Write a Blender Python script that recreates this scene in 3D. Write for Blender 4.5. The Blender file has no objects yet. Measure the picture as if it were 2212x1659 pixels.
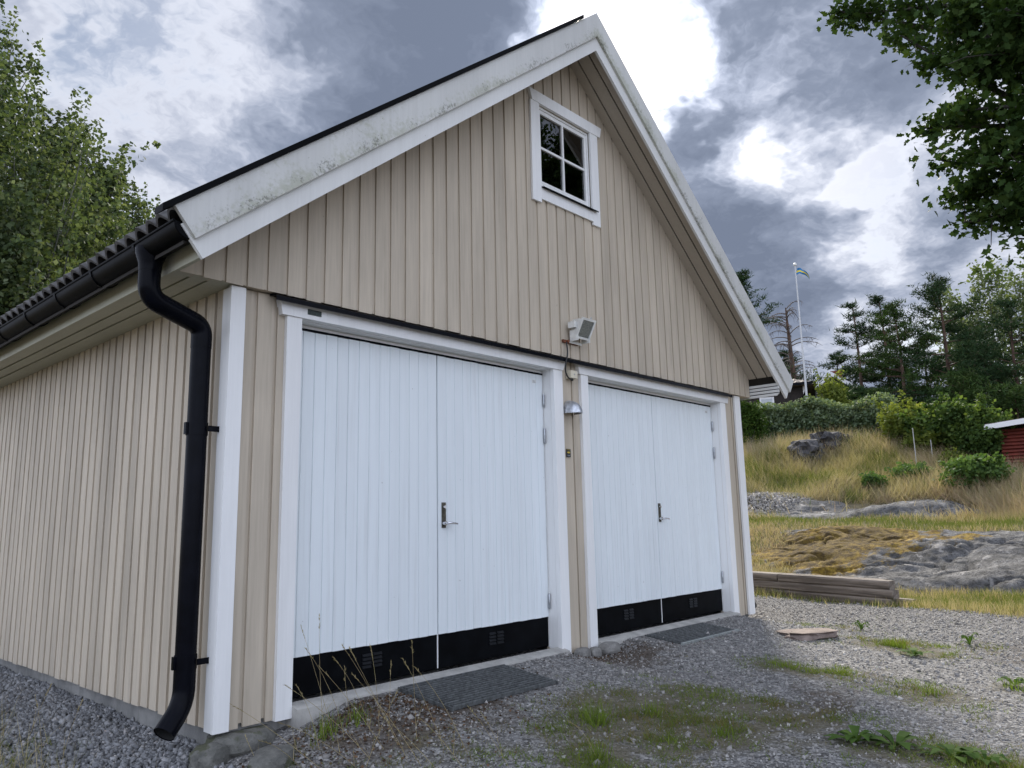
import bpy, math, random
import numpy as np
from mathutils import Matrix, Vector, noise as mnoise

random.seed(7)
RNG = np.random.default_rng(11)
SC = bpy.context.scene
COL = SC.collection
R = math.radians

# ------------------------------------------------------------------ camera
YAW, PITCH, ROLL = 0.82894961, 0.17596481, -0.0218903
CAM = np.array([-2.06175413, -4.04634095, 0.98575704])
FPX = 1672.09                      # focal length in pixels of a 2212 x 1659 picture
_f = np.array([math.sin(YAW)*math.cos(PITCH), math.cos(YAW)*math.cos(PITCH), math.sin(PITCH)])
_r = np.array([math.cos(YAW), -math.sin(YAW), 0.0])
_u = np.cross(_r, _f)
CR = math.cos(ROLL)*_r + math.sin(ROLL)*_u
CU = -math.sin(ROLL)*_r + math.cos(ROLL)*_u
CF = _f
cd = bpy.data.cameras.new('camera')
cam = bpy.data.objects.new('camera', cd)
COL.objects.link(cam)
cd.sensor_fit = 'HORIZONTAL'
cd.sensor_width = 36.0
cd.lens = 36.0*FPX/2212
cd.clip_start = 0.05
cd.clip_end = 3000
cam.matrix_world = Matrix(((CR[0], CU[0], -CF[0], CAM[0]),
                           (CR[1], CU[1], -CF[1], CAM[1]),
                           (CR[2], CU[2], -CF[2], CAM[2]),
                           (0, 0, 0, 1)))
SC.camera = cam

def ray(px, py):
    return CF + CR*((px-1106)/FPX) - CU*((py-829.5)/FPX)
def ray_at(px, py, dist):
    d = ray(px, py)
    return CAM + d*(dist/math.hypot(d[0], d[1]))
def rdir(px, py):
    d = ray(px, py)
    return d/np.linalg.norm(d)

# ------------------------------------------------------------------ sky, sun, exposure
SUN_DIR = rdir(1322, 40)
SUN_EL = math.asin(SUN_DIR[2])
SUN_AZ = math.atan2(SUN_DIR[0], SUN_DIR[1])      # from +Y towards +X

world = bpy.data.worlds.new('World')
SC.world = world
world.use_nodes = True
world.cycles.sampling_method = 'MANUAL'
world.cycles.sample_map_resolution = 512
wt = world.node_tree
wt.nodes.clear()
def W(t, **k):
    n = wt.nodes.new(t)
    for a, b in k.items():
        setattr(n, a, b)
    return n
def wmath(op, a, b=None, c=None, clamp=False):
    n = W('ShaderNodeMath', operation=op)
    n.use_clamp = clamp
    for i, v in enumerate((a, b, c)):
        if v is None:
            continue
        if isinstance(v, (int, float)):
            n.inputs[i].default_value = v
        else:
            wt.links.new(v, n.inputs[i])
    return n.outputs[0]
def build_world():
    L = wt.links.new
    tc = W('ShaderNodeTexCoord')
    nrm = W('ShaderNodeVectorMath', operation='NORMALIZE')
    L(tc.outputs['Generated'], nrm.inputs[0])
    D = nrm.outputs[0]
    sep = W('ShaderNodeSeparateXYZ'); L(D, sep.inputs[0])
    zz = wmath('ADD', wmath('MAXIMUM', sep.outputs[2], 0.0), 0.30)
    cmb = W('ShaderNodeCombineXYZ')
    L(wmath('DIVIDE', sep.outputs[0], zz), cmb.inputs[0])
    L(wmath('DIVIDE', sep.outputs[1], zz), cmb.inputs[1])
    P = cmb.outputs[0]
    def nz(vec, scale, detail, rough, dist, off):
        m = W('ShaderNodeMapping'); m.inputs['Location'].default_value = off
        L(vec, m.inputs[0])
        n = W('ShaderNodeTexNoise')
        n.inputs['Scale'].default_value = scale
        n.inputs['Detail'].default_value = detail
        n.inputs['Roughness'].default_value = rough
        n.inputs['Distortion'].default_value = dist
        L(m.outputs[0], n.inputs['Vector'])
        return n.outputs[0]
    # domain warp, so that no cloud edge is smooth
    wn = W('ShaderNodeTexNoise'); wn.inputs['Scale'].default_value = 3.0; wn.inputs['Detail'].default_value = 5; wn.inputs['Roughness'].default_value = .66
    L(P, wn.inputs['Vector'])
    wsub = W('ShaderNodeVectorMath', operation='SUBTRACT'); L(wn.outputs['Color'], wsub.inputs[0]); wsub.inputs[1].default_value = (.5, .5, .5)
    wsc = W('ShaderNodeVectorMath', operation='SCALE'); L(wsub.outputs[0], wsc.inputs[0]); wsc.inputs['Scale'].default_value = .26
    wadd = W('ShaderNodeVectorMath', operation='ADD'); L(P, wadd.inputs[0]); L(wsc.outputs[0], wadd.inputs[1])
    PW = wadd.outputs[0]
    wsc2 = W('ShaderNodeVectorMath', operation='SCALE'); L(wsub.outputs[0], wsc2.inputs[0]); wsc2.inputs['Scale'].default_value = .36
    wadd2 = W('ShaderNodeVectorMath', operation='ADD'); L(D, wadd2.inputs[0]); L(wsc2.outputs[0], wadd2.inputs[1])
    wnr = W('ShaderNodeVectorMath', operation='NORMALIZE'); L(wadd2.outputs[0], wnr.inputs[0])
    DW = wnr.outputs[0]
    big = nz(PW, 3.1, 7, 0.58, 0.0, (3.1, 1.7, 0.3))
    fine = nz(PW, 7.5, 5, 0.66, 0.0, (9.0, 4.0, 1.0))
    dens = wmath('ADD', wmath('MULTIPLY', wmath('SUBTRACT', big, .5), 1.0), wmath('MULTIPLY', wmath('SUBTRACT', fine, .5), .34))
    dens = wmath('ADD', dens, .535)
    # the main cloud masses (+) and openings (-), as compass directions in the sky
    blobs = [(740, 120, 330, .10), (1020, 90, 190, .09), (1590, 260, 230, .10), (900, 330, 200, .04),
             (1640, 480, 180, .10), (1960, 250, 150, .15), (1480, 60, 120, .05), (560, 330, 140, .03), (1480, 620, 160, .05),
             (1322, 10, 200, -.20), (1410, 120, 105, -.15), (1720, 200, 120, -.13), (1735, 400, 110, -.14), (1860, 330, 120, -.06), (1800, 540, 160, -.05),
             (330, 260, 260, -.08), (230, 100, 150, -.07), (560, 190, 100, -.06), (2060, 520, 150, -.06), (1930, 420, 90, -.08), (1640, 120, 80, -.05)]
    for bx, by, br, amp in blobs:
        c = rdir(bx, by)
        dp = W('ShaderNodeVectorMath', operation='DOT_PRODUCT')
        L(DW, dp.inputs[0]); dp.inputs[1].default_value = tuple(c)
        mr = W('ShaderNodeMapRange', interpolation_type='SMOOTHSTEP')
        L(dp.outputs['Value'], mr.inputs[0])
        mr.inputs[1].default_value = math.cos(1.6*br/FPX)
        mr.inputs[2].default_value = 1.0
        mr.inputs[3].default_value = 0.0
        mr.inputs[4].default_value = amp
        dens = wmath('ADD', dens, mr.outputs[0])
    ramp = W('ShaderNodeValToRGB')
    L(dens, ramp.inputs[0])
    cr = ramp.color_ramp
    cr.elements[0].position = 0.27; cr.elements[0].color = (0.62, 0.635, 0.68, 1)
    cr.elements[1].position = 0.76; cr.elements[1].color = (0.118, 0.142, 0.198, 1)
    for p, c in ((0.40, (0.49, 0.51, 0.57, 1)), (0.47, (0.36, 0.385, 0.455, 1)), (0.54, (0.255, 0.285, 0.36, 1)), (0.63, (0.168, 0.197, 0.264, 1))):
        e = cr.elements.new(p); e.color = c
    # silver lining: thin cloud glows round the sun, cloud away from it is boosted, as if front-lit, to lift the shaded front
    ds = W('ShaderNodeVectorMath', operation='DOT_PRODUCT')
    L(D, ds.inputs[0]); ds.inputs[1].default_value = tuple(SUN_DIR)
    ca = wmath('MAXIMUM', ds.outputs['Value'], 0.0)
    thin = W('ShaderNodeMapRange'); L(dens, thin.inputs[0])
    thin.inputs[1].default_value = 0.36; thin.inputs[2].default_value = 0.62
    thin.inputs[3].default_value = 1.0; thin.inputs[4].default_value = 0.06
    glow = wmath('ADD', wmath('MULTIPLY', wmath('POWER', ca, 90), 1.5), wmath('MULTIPLY', wmath('POWER', ca, 9), 0.30))
    gain = wmath('ADD', wmath('MULTIPLY', glow, thin.outputs[0]), 1.0)
    back = W('ShaderNodeMapRange', interpolation_type='SMOOTHSTEP'); L(ds.outputs['Value'], back.inputs[0])
    back.inputs[1].default_value = 0.86; back.inputs[2].default_value = -0.5
    back.inputs[3].default_value = 1.0; back.inputs[4].default_value = 3.3
    gain = wmath('MULTIPLY', gain, back.outputs[0])
    mul = W('ShaderNodeVectorMath', operation='SCALE')
    L(ramp.outputs[0], mul.inputs[0]); L(gain, mul.inputs['Scale'])
    bgc = W('ShaderNodeBackground'); L(mul.outputs[0], bgc.inputs[0]); bgc.inputs[1].default_value = 1.0
    sky = W('ShaderNodeTexSky', sky_type='NISHITA')
    sky.sun_disc = False
    sky.sun_elevation = SUN_EL
    sky.sun_rotation = SUN_AZ
    bgs = W('ShaderNodeBackground'); L(sky.outputs[0], bgs.inputs[0]); bgs.inputs[1].default_value = 0.06
    cov = W('ShaderNodeMapRange', interpolation_type='SMOOTHSTEP'); L(dens, cov.inputs[0])
    cov.inputs[1].default_value = 0.31; cov.inputs[2].default_value = 0.45
    cov.inputs[3].default_value = 0.18; cov.inputs[4].default_value = 1.0
    mx = W('ShaderNodeMixShader')
    L(cov.outputs[0], mx.inputs[0]); L(bgs.outputs[0], mx.inputs[1]); L(bgc.outputs[0], mx.inputs[2])
    out = W('ShaderNodeOutputWorld'); L(mx.outputs[0], out.inputs[0])
build_world()

sl = bpy.data.lights.new('sun', 'SUN')
sl.energy = 4.0
sl.angle = R(10.0)
sl.color = (1.0, 0.93, 0.82)
sun = bpy.data.objects.new('sun', sl)
COL.objects.link(sun)
sun.location = tuple(SUN_DIR*60)
sun.rotation_euler = Vector(tuple(SUN_DIR)).to_track_quat('Z', 'Y').to_euler()

SC.view_settings.view_transform = 'Standard'
SC.view_settings.look = 'None'
SC.view_settings.exposure = 0.70
SC.view_settings.gamma = 1.0
SC.view_settings.use_curve_mapping = False

# ------------------------------------------------------------------ materials
def new_mat(name):
    m = bpy.data.materials.new(name)
    m.use_nodes = True
    nt = m.node_tree
    for n in list(nt.nodes):
        nt.nodes.remove(n)
    o = nt.nodes.new('ShaderNodeOutputMaterial')
    return m, nt, o
class NT:
    def __init__(self, nt):
        self.nt = nt
    def n(self, t, **k):
        x = self.nt.nodes.new(t)
        for a, b in k.items():
            setattr(x, a, b)
        return x
    def l(self, a, b):
        self.nt.links.new(a, b)
    def noise(self, vec, scale, detail=4, rough=.55, dist=0.0):
        x = self.n('ShaderNodeTexNoise')
        x.inputs['Scale'].default_value = scale; x.inputs['Detail'].default_value = detail
        x.inputs['Roughness'].default_value = rough; x.inputs['Distortion'].default_value = dist
        if vec is not None:
            self.l(vec, x.inputs['Vector'])
        return x.outputs[0]
    def mapped(self, vec, scale=(1, 1, 1), rot=(0, 0, 0), loc=(0, 0, 0)):
        x = self.n('ShaderNodeMapping')
        x.inputs['Scale'].default_value = scale; x.inputs['Rotation'].default_value = rot; x.inputs['Location'].default_value = loc
        self.l(vec, x.inputs[0])
        return x.outputs[0]
    def mr(self, v, a, b, c=0.0, d=1.0, smooth=True):
        x = self.n('ShaderNodeMapRange', interpolation_type='SMOOTHSTEP' if smooth else 'LINEAR')
        self.l(v, x.inputs[0])
        for i, q in enumerate((a, b, c, d)):
            x.inputs[i+1].default_value = q
        return x.outputs[0]
    def mix(self, f, a, b, mode='MIX'):
        x = self.n('ShaderNodeMix', data_type='RGBA', blend_type=mode)
        for s, v in ((0, f), (6, a), (7, b)):
            if isinstance(v, (int, float)):
                x.inputs[s].default_value = v
            elif isinstance(v, tuple):
                x.inputs[s].default_value = (v[0], v[1], v[2], 1)
            else:
                self.l(v, x.inputs[s])
        return x.outputs[2]
    def math(self, op, a, b=0.0, clamp=False):
        x = self.n('ShaderNodeMath', operation=op); x.use_clamp = clamp
        for i, v in enumerate((a, b)):
            if isinstance(v, (int, float)):
                x.inputs[i].default_value = v
            else:
                self.l(v, x.inputs[i])
        return x.outputs[0]
    def bump(self, h, strength, dist, normal=None):
        x = self.n('ShaderNodeBump'); x.inputs['Strength'].default_value = strength; x.inputs['Distance'].default_value = dist
        self.l(h, x.inputs['Height'])
        if normal is not None:
            self.l(normal, x.inputs['Normal'])
        return x.outputs[0]
    def ramp(self, v, stops):
        x = self.n('ShaderNodeValToRGB'); self.l(v, x.inputs[0])
        e = x.color_ramp.elements
        e[0].position, e[0].color = stops[0][0], tuple(stops[0][1])+(1,)
        e[1].position, e[1].color = stops[-1][0], tuple(stops[-1][1])+(1,)
        for p, c in stops[1:-1]:
            q = e.new(p); q.color = tuple(c)+(1,)
        return x.outputs[0]
    def geo(self):
        return self.n('ShaderNodeNewGeometry').outputs['Position']
    def rnd(self):
        return self.n('ShaderNodeObjectInfo').outputs['Random']
    def bsdf(self, color, rough=.6, normal=None, metallic=0.0, spec=.5):
        b = self.n('ShaderNodeBsdfPrincipled')
        if isinstance(color, tuple):
            b.inputs['Base Color'].default_value = (color[0], color[1], color[2], 1)
        else:
            self.l(color, b.inputs['Base Color'])
        if isinstance(rough, (int, float)):
            b.inputs['Roughness'].default_value = rough
        else:
            self.l(rough, b.inputs['Roughness'])
        b.inputs['Metallic'].default_value = metallic
        b.inputs['Specular IOR Level'].default_value = spec
        if normal is not None:
            self.l(normal, b.inputs['Normal'])
        return b.outputs[0]

def paint_wood(name, col, grain_rot=(0, 0, 0), var=.10, dirt=.0, dirtcol=(.3, .3, .26), rough=.6, bump=.25, lichen=None):
    """painted sawn timber: grain along local Z of world unless rotated, colour varies a little from board to board"""
    m, nt, o = new_mat(name)
    t = NT(nt)
    P = t.geo()
    G = t.mapped(P, (60, 60, 2.2), grain_rot)
    g = t.noise(G, 1.0, 5, .6)
    sp = t.noise(P, 140, 3, .6)
    big = t.noise(t.mapped(P, (3.2, 3.2, .8), grain_rot), 1.0, 4, .6)
    rnd = t.rnd()
    v = t.math('ADD', t.mr(g, .25, .75, 1-var*.35, 1+var*.3), t.mr(rnd, 0, 1, -var*.45, var*.45, False))
    v = t.math('ADD', v, t.mr(big, .3, .7, -var*.5, var*.4))
    c = t.n('ShaderNodeVectorMath', operation='SCALE')
    c.inputs[0].default_value = col
    t.l(v, c.inputs['Scale'])
    c = c.outputs[0]
    if dirt:
        st = t.noise(t.mapped(P, (26, 26, .9), grain_rot, (3, 1, 7)), 1.0, 6, .65)
        pat = t.mr(t.noise(t.mapped(P, (1.5, 1.5, .9), (0, 0, 0), (7, 3, 1)), 1.0, 4, .6), .40, .62, .25, 1.0)
        c = t.mix(t.math('MULTIPLY', t.mr(st, .46, .74, 0, dirt), pat), c, dirtcol)
    specks = t.noise(t.mapped(P, (38, 38, 22), grain_rot, (1, 5, 2)), 1.0, 2, .5)
    c = t.mix(t.mr(specks, .77, .80, 0, .55), c, (.16, .14, .12))
    if lichen is not None:
        # algae and lichen: blotchy growth that starts from the lower edge of the board and from the joints
        s = t.n('ShaderNodeSeparateXYZ'); t.l(P, s.inputs[0])
        dx = t.math('ABSOLUTE', t.math('SUBTRACT', s.outputs[0], lichen[0]))
        hh = t.math('SUBTRACT', t.math('ADD', s.outputs[2], t.math('MULTIPLY', dx, .8)), lichen[1])   # height over the lower edge
        edge = t.mr(hh, 0.0, lichen[2], 1.0, 0.0)
        b1 = t.noise(P, 1.7, 5, .66)
        b2 = t.noise(P, 34, 5, .72)
        k = t.math('ADD', t.math('MULTIPLY', b1, .62), t.math('MULTIPLY', b2, .38))
        k = t.math('ADD', k, t.math('MULTIPLY', edge, .11))
        c = t.mix(t.mr(k, .555, .70, 0, .60), c, (.36, .37, .27))
        k2 = t.math('ADD', t.math('MULTIPLY', t.noise(P, 2.9, 5, .65), .50), t.math('MULTIPLY', t.noise(P, 60, 5, .75), .50))
        k2 = t.math('ADD', k2, t.math('MULTIPLY', edge, .10))
        c = t.mix(t.mr(k2, .605, .68, 0, .70), c, (.13, .13, .10))
    hgt = t.math('ADD', t.math('MULTIPLY', g, .8), t.math('MULTIPLY', sp, .35))
    nb = t.bump(hgt, bump, .004)
    t.l(t.bsdf(c, rough, nb, spec=.35), o.inputs[0])
    return m

BEIGE = (.505, .438, .345)
HORIZ = (0, R(90), 0)
M = {}
M['beige'] = paint_wood('beige_cladding_paint', BEIGE, var=.19, dirt=.38, dirtcol=(.27, .23, .18), bump=.35)
M['beige_back'] = paint_wood('beige_underboard_paint', (.475, .41, .32), var=.10, dirt=.2, dirtcol=(.27, .23, .18))
M['white'] = paint_wood('white_trim_paint', (.80, .80, .785), var=.07, dirt=.20, dirtcol=(.55, .55, .52), bump=.4)
M['white_h'] = paint_wood('white_trim_paint_level', (.80, .80, .785), HORIZ, var=.07, dirt=.15, dirtcol=(.55, .55, .52), bump=.4)
M['door'] = paint_wood('white_door_paint', (.755, .800, .815), var=.045, dirt=.40, dirtcol=(.54, .555, .55), bump=.22)
M['barge'] = paint_wood('weathered_barge_paint', (.57, .57, .545), (0, R(51), 0), var=.10, dirt=.25, dirtcol=(.46, .46, .40), lichen=(3.15, 5.264, .16))
M['barge_low'] = paint_wood('white_barge_paint', (.67, .67, .645), (0, R(51), 0), var=.07, dirt=.22, dirtcol=(.5, .5, .45))
M['soffit'] = paint_wood('beige_soffit_paint', (.42, .37, .30), (R(90), 0, 0), var=.08, dirt=.15, dirtcol=(.2, .2, .15))
M['eave'] = paint_wood('shade_darkened_eave_paint', (.47, .46, .365), (R(90), 0, 0), var=.08, dirt=.5, dirtcol=(.36, .37, .26))  # olive algae tone, darkened further for the shade of trees not built

def simple(name, col, rough=.5, metallic=0.0, nscale=0, nvar=.15, bump=0.0, spec=.5):
    m, nt, o = new_mat(name)
    t = NT(nt)
    c = col; nb = None
    if nscale:
        P = t.geo()
        nv = t.noise(P, nscale, 6, .6)
        c = t.mix(t.mr(nv, .3, .7), tuple(x*(1-nvar) for x in col), tuple(min(1, x*(1+nvar)) for x in col))
        if bump:
            nb = t.bump(nv, bump, .01)
    t.l(t.bsdf(c, rough, nb, metallic, spec), o.inputs[0])
    return m
M['black_metal'] = simple('black_coated_steel', (.003, .0035, .006), .25, 0, 9, .3, .03, .07)
M['gutter'] = simple('black_gutter_steel', (.003, .0033, .004), .45, 0, 6, .4, .05, .05)
M['black_panel'] = simple('black_kick_plate', (.003, .0035, .0045), .5, 0, 7, .4, .05, .05)
M['vent'] = simple('vent_slat_steel', (.008, .009, .011), .4, 0, 20, .3, .05, .18)
M['dark_gap'] = simple('dark_void', (.012, .012, .012), .9)  # near-black for sheets that stand in for the shade behind gaps
M['inside'] = simple('dark_interior_timber', (.022, .019, .016), .9)
M['steel'] = simple('galvanised_steel', (.42, .44, .46), .38, .85, 40, .2)
M['alu'] = simple('cast_aluminium', (.50, .52, .55), .36, .75, 30, .25, .05)
M['brass_plate'] = simple('worn_handle_plate', (.075, .07, .055), .35, .7, 60, .6)
M['chrome'] = simple('polished_chrome', (.7, .7, .72), .12, 1.0)
M['rust'] = simple('rusty_bracket', (.16, .055, .025), .8, 0, 60, .7, .2)
M['plastic_white'] = simple('white_lamp_plastic', (.72, .72, .68), .45, 0, 14, .12)
M['plastic_cream'] = simple('cream_plastic', (.62, .57, .44), .5, 0, 14, .12)
M['rubber'] = simple('black_rubber_cable', (.012, .012, .012), .5)
M['dial'] = simple('dark_worn_plate', (.035, .05, .045), .6, 0, 70, .6)
M['sticker'] = simple('black_sticker', (.008, .009, .012), .4)
M['sticker_y'] = simple('yellow_print', (.50, .36, .03), .5)
M['sticker_w'] = simple('pale_print', (.30, .33, .38), .5)
M['window_white'] = simple('window_white_paint', (.78, .78, .76), .4, 0, 20, .05)
M['mat_rib'] = simple('dirty_grate_steel', (.085, .09, .09), .55, .5, 30, .5, .2)
M['slate_tile'] = simple('dark_concrete_tile', (.075, .072, .070), .8, 0, 18, .45, .3)
M['pole_white'] = simple('white_pole_paint', (.8, .8, .8), .35)
M['house_brown'] = simple('dark_brown_stain', (.022, .015, .012), .75, 0, 8, .35)
M['house_grey'] = simple('grey_facade', (.16, .16, .155), .8, 0, 6, .2)
M['house_roof'] = simple('weathered_roof_tile', (.15, .12, .105), .75, 0, 5, .4)
M['brick_red'] = simple('chimney_brick', (.22, .07, .045), .85, 0, 12, .3)
M['red_paint'] = simple('falu_red_boards', (.17, .030, .018), .8, 0, 5, .25)
M['flag_blue'] = simple('flag_blue_cloth', (.03, .17, .38), .8)
M['flag_yellow'] = simple('flag_yellow_cloth', (.75, .60, .05), .8)

def glass_mat(name, tint=(.9, .95, .95)):
    m, nt, o = new_mat(name)
    t = NT(nt)
    lw = t.n('ShaderNodeFresnel'); lw.inputs[0].default_value = 1.52
    tr = t.n('ShaderNodeBsdfTransparent'); tr.inputs[0].default_value = tint+(1,)
    gl = t.n('ShaderNodeBsdfGlossy'); gl.inputs['Roughness'].default_value = .01
    mx = t.n('ShaderNodeMixShader')
    t.l(t.math('ADD', t.math('MULTIPLY', lw.outputs[0], 1.6), .03, True), mx.inputs[0])
    t.l(tr.outputs[0], mx.inputs[1]); t.l(gl.outputs[0], mx.inputs[2]); t.l(mx.outputs[0], o.inputs[0])
    return m
M['glass'] = glass_mat('window_glass', (.75, .8, .8))

def concrete():
    m, nt, o = new_mat('concrete')
    t = NT(nt); P = t.geo()
    a = t.noise(P, 3.5, 7, .65); b = t.noise(P, 90, 3, .6); c2 = t.noise(t.mapped(P, (20, 20, 2)), 1, 5, .6)
    c = t.mix(t.mr(a, .3, .7), (.16, .16, .155), (.29, .285, .27))
    c = t.mix(t.mr(c2, .5, .75, 0, .5), c, (.10, .10, .09))
    t.l(t.bsdf(c, .9, t.bump(t.math('ADD', a, b), .4, .008)), o.inputs[0])
    return m
M['concrete'] = concrete()
def concrete2():
    m, nt, o = new_mat('threshold_concrete')
    t = NT(nt); P = t.geo()
    a = t.noise(P, 6, 7, .65); b = t.noise(P, 120, 3, .6)
    c = t.mix(t.mr(a, .3, .7), (.30, .29, .27), (.47, .455, .42))
    t.l(t.bsdf(c, .9, t.bump(t.math('ADD', a, b), .4, .006)), o.inputs[0])
    return m
M['threshold'] = concrete2()

def leaf_mat(name, stops, trans=.35, rough=.68):
    m, nt, o = new_mat(name)
    t = NT(nt)
    a = t.n('ShaderNodeAttribute'); a.attribute_name = 'var'
    c = t.ramp(a.outputs['Fac'], stops)
    d = t.bsdf(c, rough, spec=.08)
    tl = t.n('ShaderNodeBsdfTranslucent')
    t.l(t.mix(1.0, c, (1.25, 1.25, .6), 'MULTIPLY'), tl.inputs[0])
    mx = t.n('ShaderNodeMixShader'); mx.inputs[0].default_value = trans
    t.l(d, mx.inputs[1]); t.l(tl.outputs[0], mx.inputs[2]); t.l(mx.outputs[0], o.inputs[0])
    return m
M['aspen'] = leaf_mat('aspen_leaf', [(0, (.040, .064, .030)), (.5, (.082, .115, .055)), (1, (.19, .225, .135))], .36)
M['oak'] = leaf_mat('oak_leaf', [(0, (.018, .038, .010)), (.6, (.036, .068, .018)), (1, (.07, .11, .03))], .25)
M['pine'] = leaf_mat('pine_needles', [(0, (.014, .030, .013)), (.6, (.028, .055, .022)), (1, (.055, .085, .032))], .12)
M['pine_bright'] = leaf_mat('young_pine_needles', [(0, (.022, .045, .014)), (.6, (.045, .080, .022)), (1, (.085, .12, .035))], .15)  # needles of a brighter green than the other pines
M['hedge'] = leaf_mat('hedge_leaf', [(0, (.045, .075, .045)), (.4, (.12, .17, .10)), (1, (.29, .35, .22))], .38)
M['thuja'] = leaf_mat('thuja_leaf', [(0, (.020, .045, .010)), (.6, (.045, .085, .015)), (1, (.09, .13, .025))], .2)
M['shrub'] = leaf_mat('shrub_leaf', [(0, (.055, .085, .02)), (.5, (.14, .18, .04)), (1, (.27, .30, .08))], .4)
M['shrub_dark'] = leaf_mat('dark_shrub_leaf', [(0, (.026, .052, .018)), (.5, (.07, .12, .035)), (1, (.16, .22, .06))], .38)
M['fern'] = leaf_mat('fern_leaf', [(0, (.045, .090, .03)), (.6, (.10, .17, .055)), (1, (.17, .25, .09))], .4)
M['pale_leaf'] = leaf_mat('pale_aspen_leaf', [(0, (.07, .10, .045)), (.6, (.13, .17, .08)), (1, (.21, .25, .13))], .4)
M['grass_g'] = leaf_mat('green_grass', [(0, (.20, .17, .075)), (.3, (.10, .135, .03)), (.7, (.14, .205, .035)), (1, (.22, .28, .05))], .4)
M['grass_dry'] = leaf_mat('dry_grass', [(0, (.105, .155, .035)), (.22, (.18, .195, .06)), (.45, (.33, .285, .155)), (.72, (.46, .39, .25)), (.86, (.50, .42, .30)), (1, (.46, .33, .25))], .3)
M['straw'] = leaf_mat('straw_stalk', [(0, (.22, .17, .09)), (.6, (.40, .33, .19)), (1, (.30, .31, .12))], .3)
M['weed'] = leaf_mat('weed_leaf', [(0, (.04, .075, .02)), (.6, (.08, .14, .03)), (1, (.14, .20, .045))], .3)
M['litter'] = leaf_mat('leaf_litter', [(0, (.045, .028, .018)), (.5, (.085, .05, .03)), (1, (.16, .10, .06))], .1)

def bark(name, c1, c2, s=14):
    m, nt, o = new_mat(name)
    t = NT(nt); P = t.geo()
    a = t.noise(t.mapped(P, (s, s, s*.25)), 1, 6, .65)
    t.l(t.bsdf(t.mix(t.mr(a, .3, .7), c1, c2), .9, t.bump(a, .6, .03)), o.inputs[0])
    return m
M['bark_grey'] = bark('grey_green_bark', (.06, .065, .05), (.18, .18, .15))
M['bark_pine'] = bark('pine_bark', (.045, .030, .022), (.13, .075, .05), 8)
M['bark_oak'] = bark('oak_bark', (.03, .027, .022), (.09, .08, .065))
M['dead_wood'] = bark('dead_branch', (.07, .06, .055), (.20, .17, .155), 20)

def timber_mat():
    m, nt, o = new_mat('weathered_timber')
    t = NT(nt)
    tc = t.n('ShaderNodeTexCoord').outputs['Object']
    g = t.noise(t.mapped(tc, (.9, 16, 16)), 1.0, 7, .62, .6)
    f = t.noise(t.mapped(tc, (3, 90, 90)), 1.0, 4, .6)
    c = t.ramp(g, [(.28, (.055, .045, .038)), (.45, (.135, .112, .092)), (.58, (.23, .195, .165)), (.78, (.38, .335, .29))])
    c = t.mix(t.mr(f, .55, .75, 0, .6), c, (.07, .055, .045))
    t.l(t.bsdf(c, .85, t.bump(t.math('ADD', g, f), .5, .01)), o.inputs[0])
    return m
M['timber'] = timber_mat()

def stone_mat(name, c1, c2, s=5, moss=None):
    m, nt, o = new_mat(name)
    t = NT(nt); P = t.geo()
    a = t.noise(P, s, 8, .68); b = t.noise(P, s*9, 4, .6)
    c = t.mix(t.mr(a, .3, .7), c1, c2)
    c = t.mix(t.mr(b, .55, .75, 0, .55), c, tuple(x*.35 for x in c1))
    if moss:
        k = t.noise(P, s*.8, 6, .65)
        c = t.mix(t.mr(k, moss[1], moss[1]+.08, 0, .85), c, moss[0])
    t.l(t.bsdf(c, .88, t.bump(t.math('ADD', a, t.math('MULTIPLY', b, .4)), .7, .02)), o.inputs[0])
    return m
M['fieldstone'] = stone_mat('fieldstone', (.14, .135, .125), (.30, .29, .27), 9)
M['fieldstone_moss'] = stone_mat('mossy_fieldstone', (.075, .075, .068), (.19, .185, .165), 7, ((.06, .065, .03), .52))
M['boulder'] = stone_mat('dark_boulder', (.030, .030, .033), (.105, .10, .10), 2.6, ((.17, .165, .155), .63))
M['flagstone'] = stone_mat('reddish_flat_stone', (.14, .105, .09), (.30, .235, .20), 8)

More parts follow.
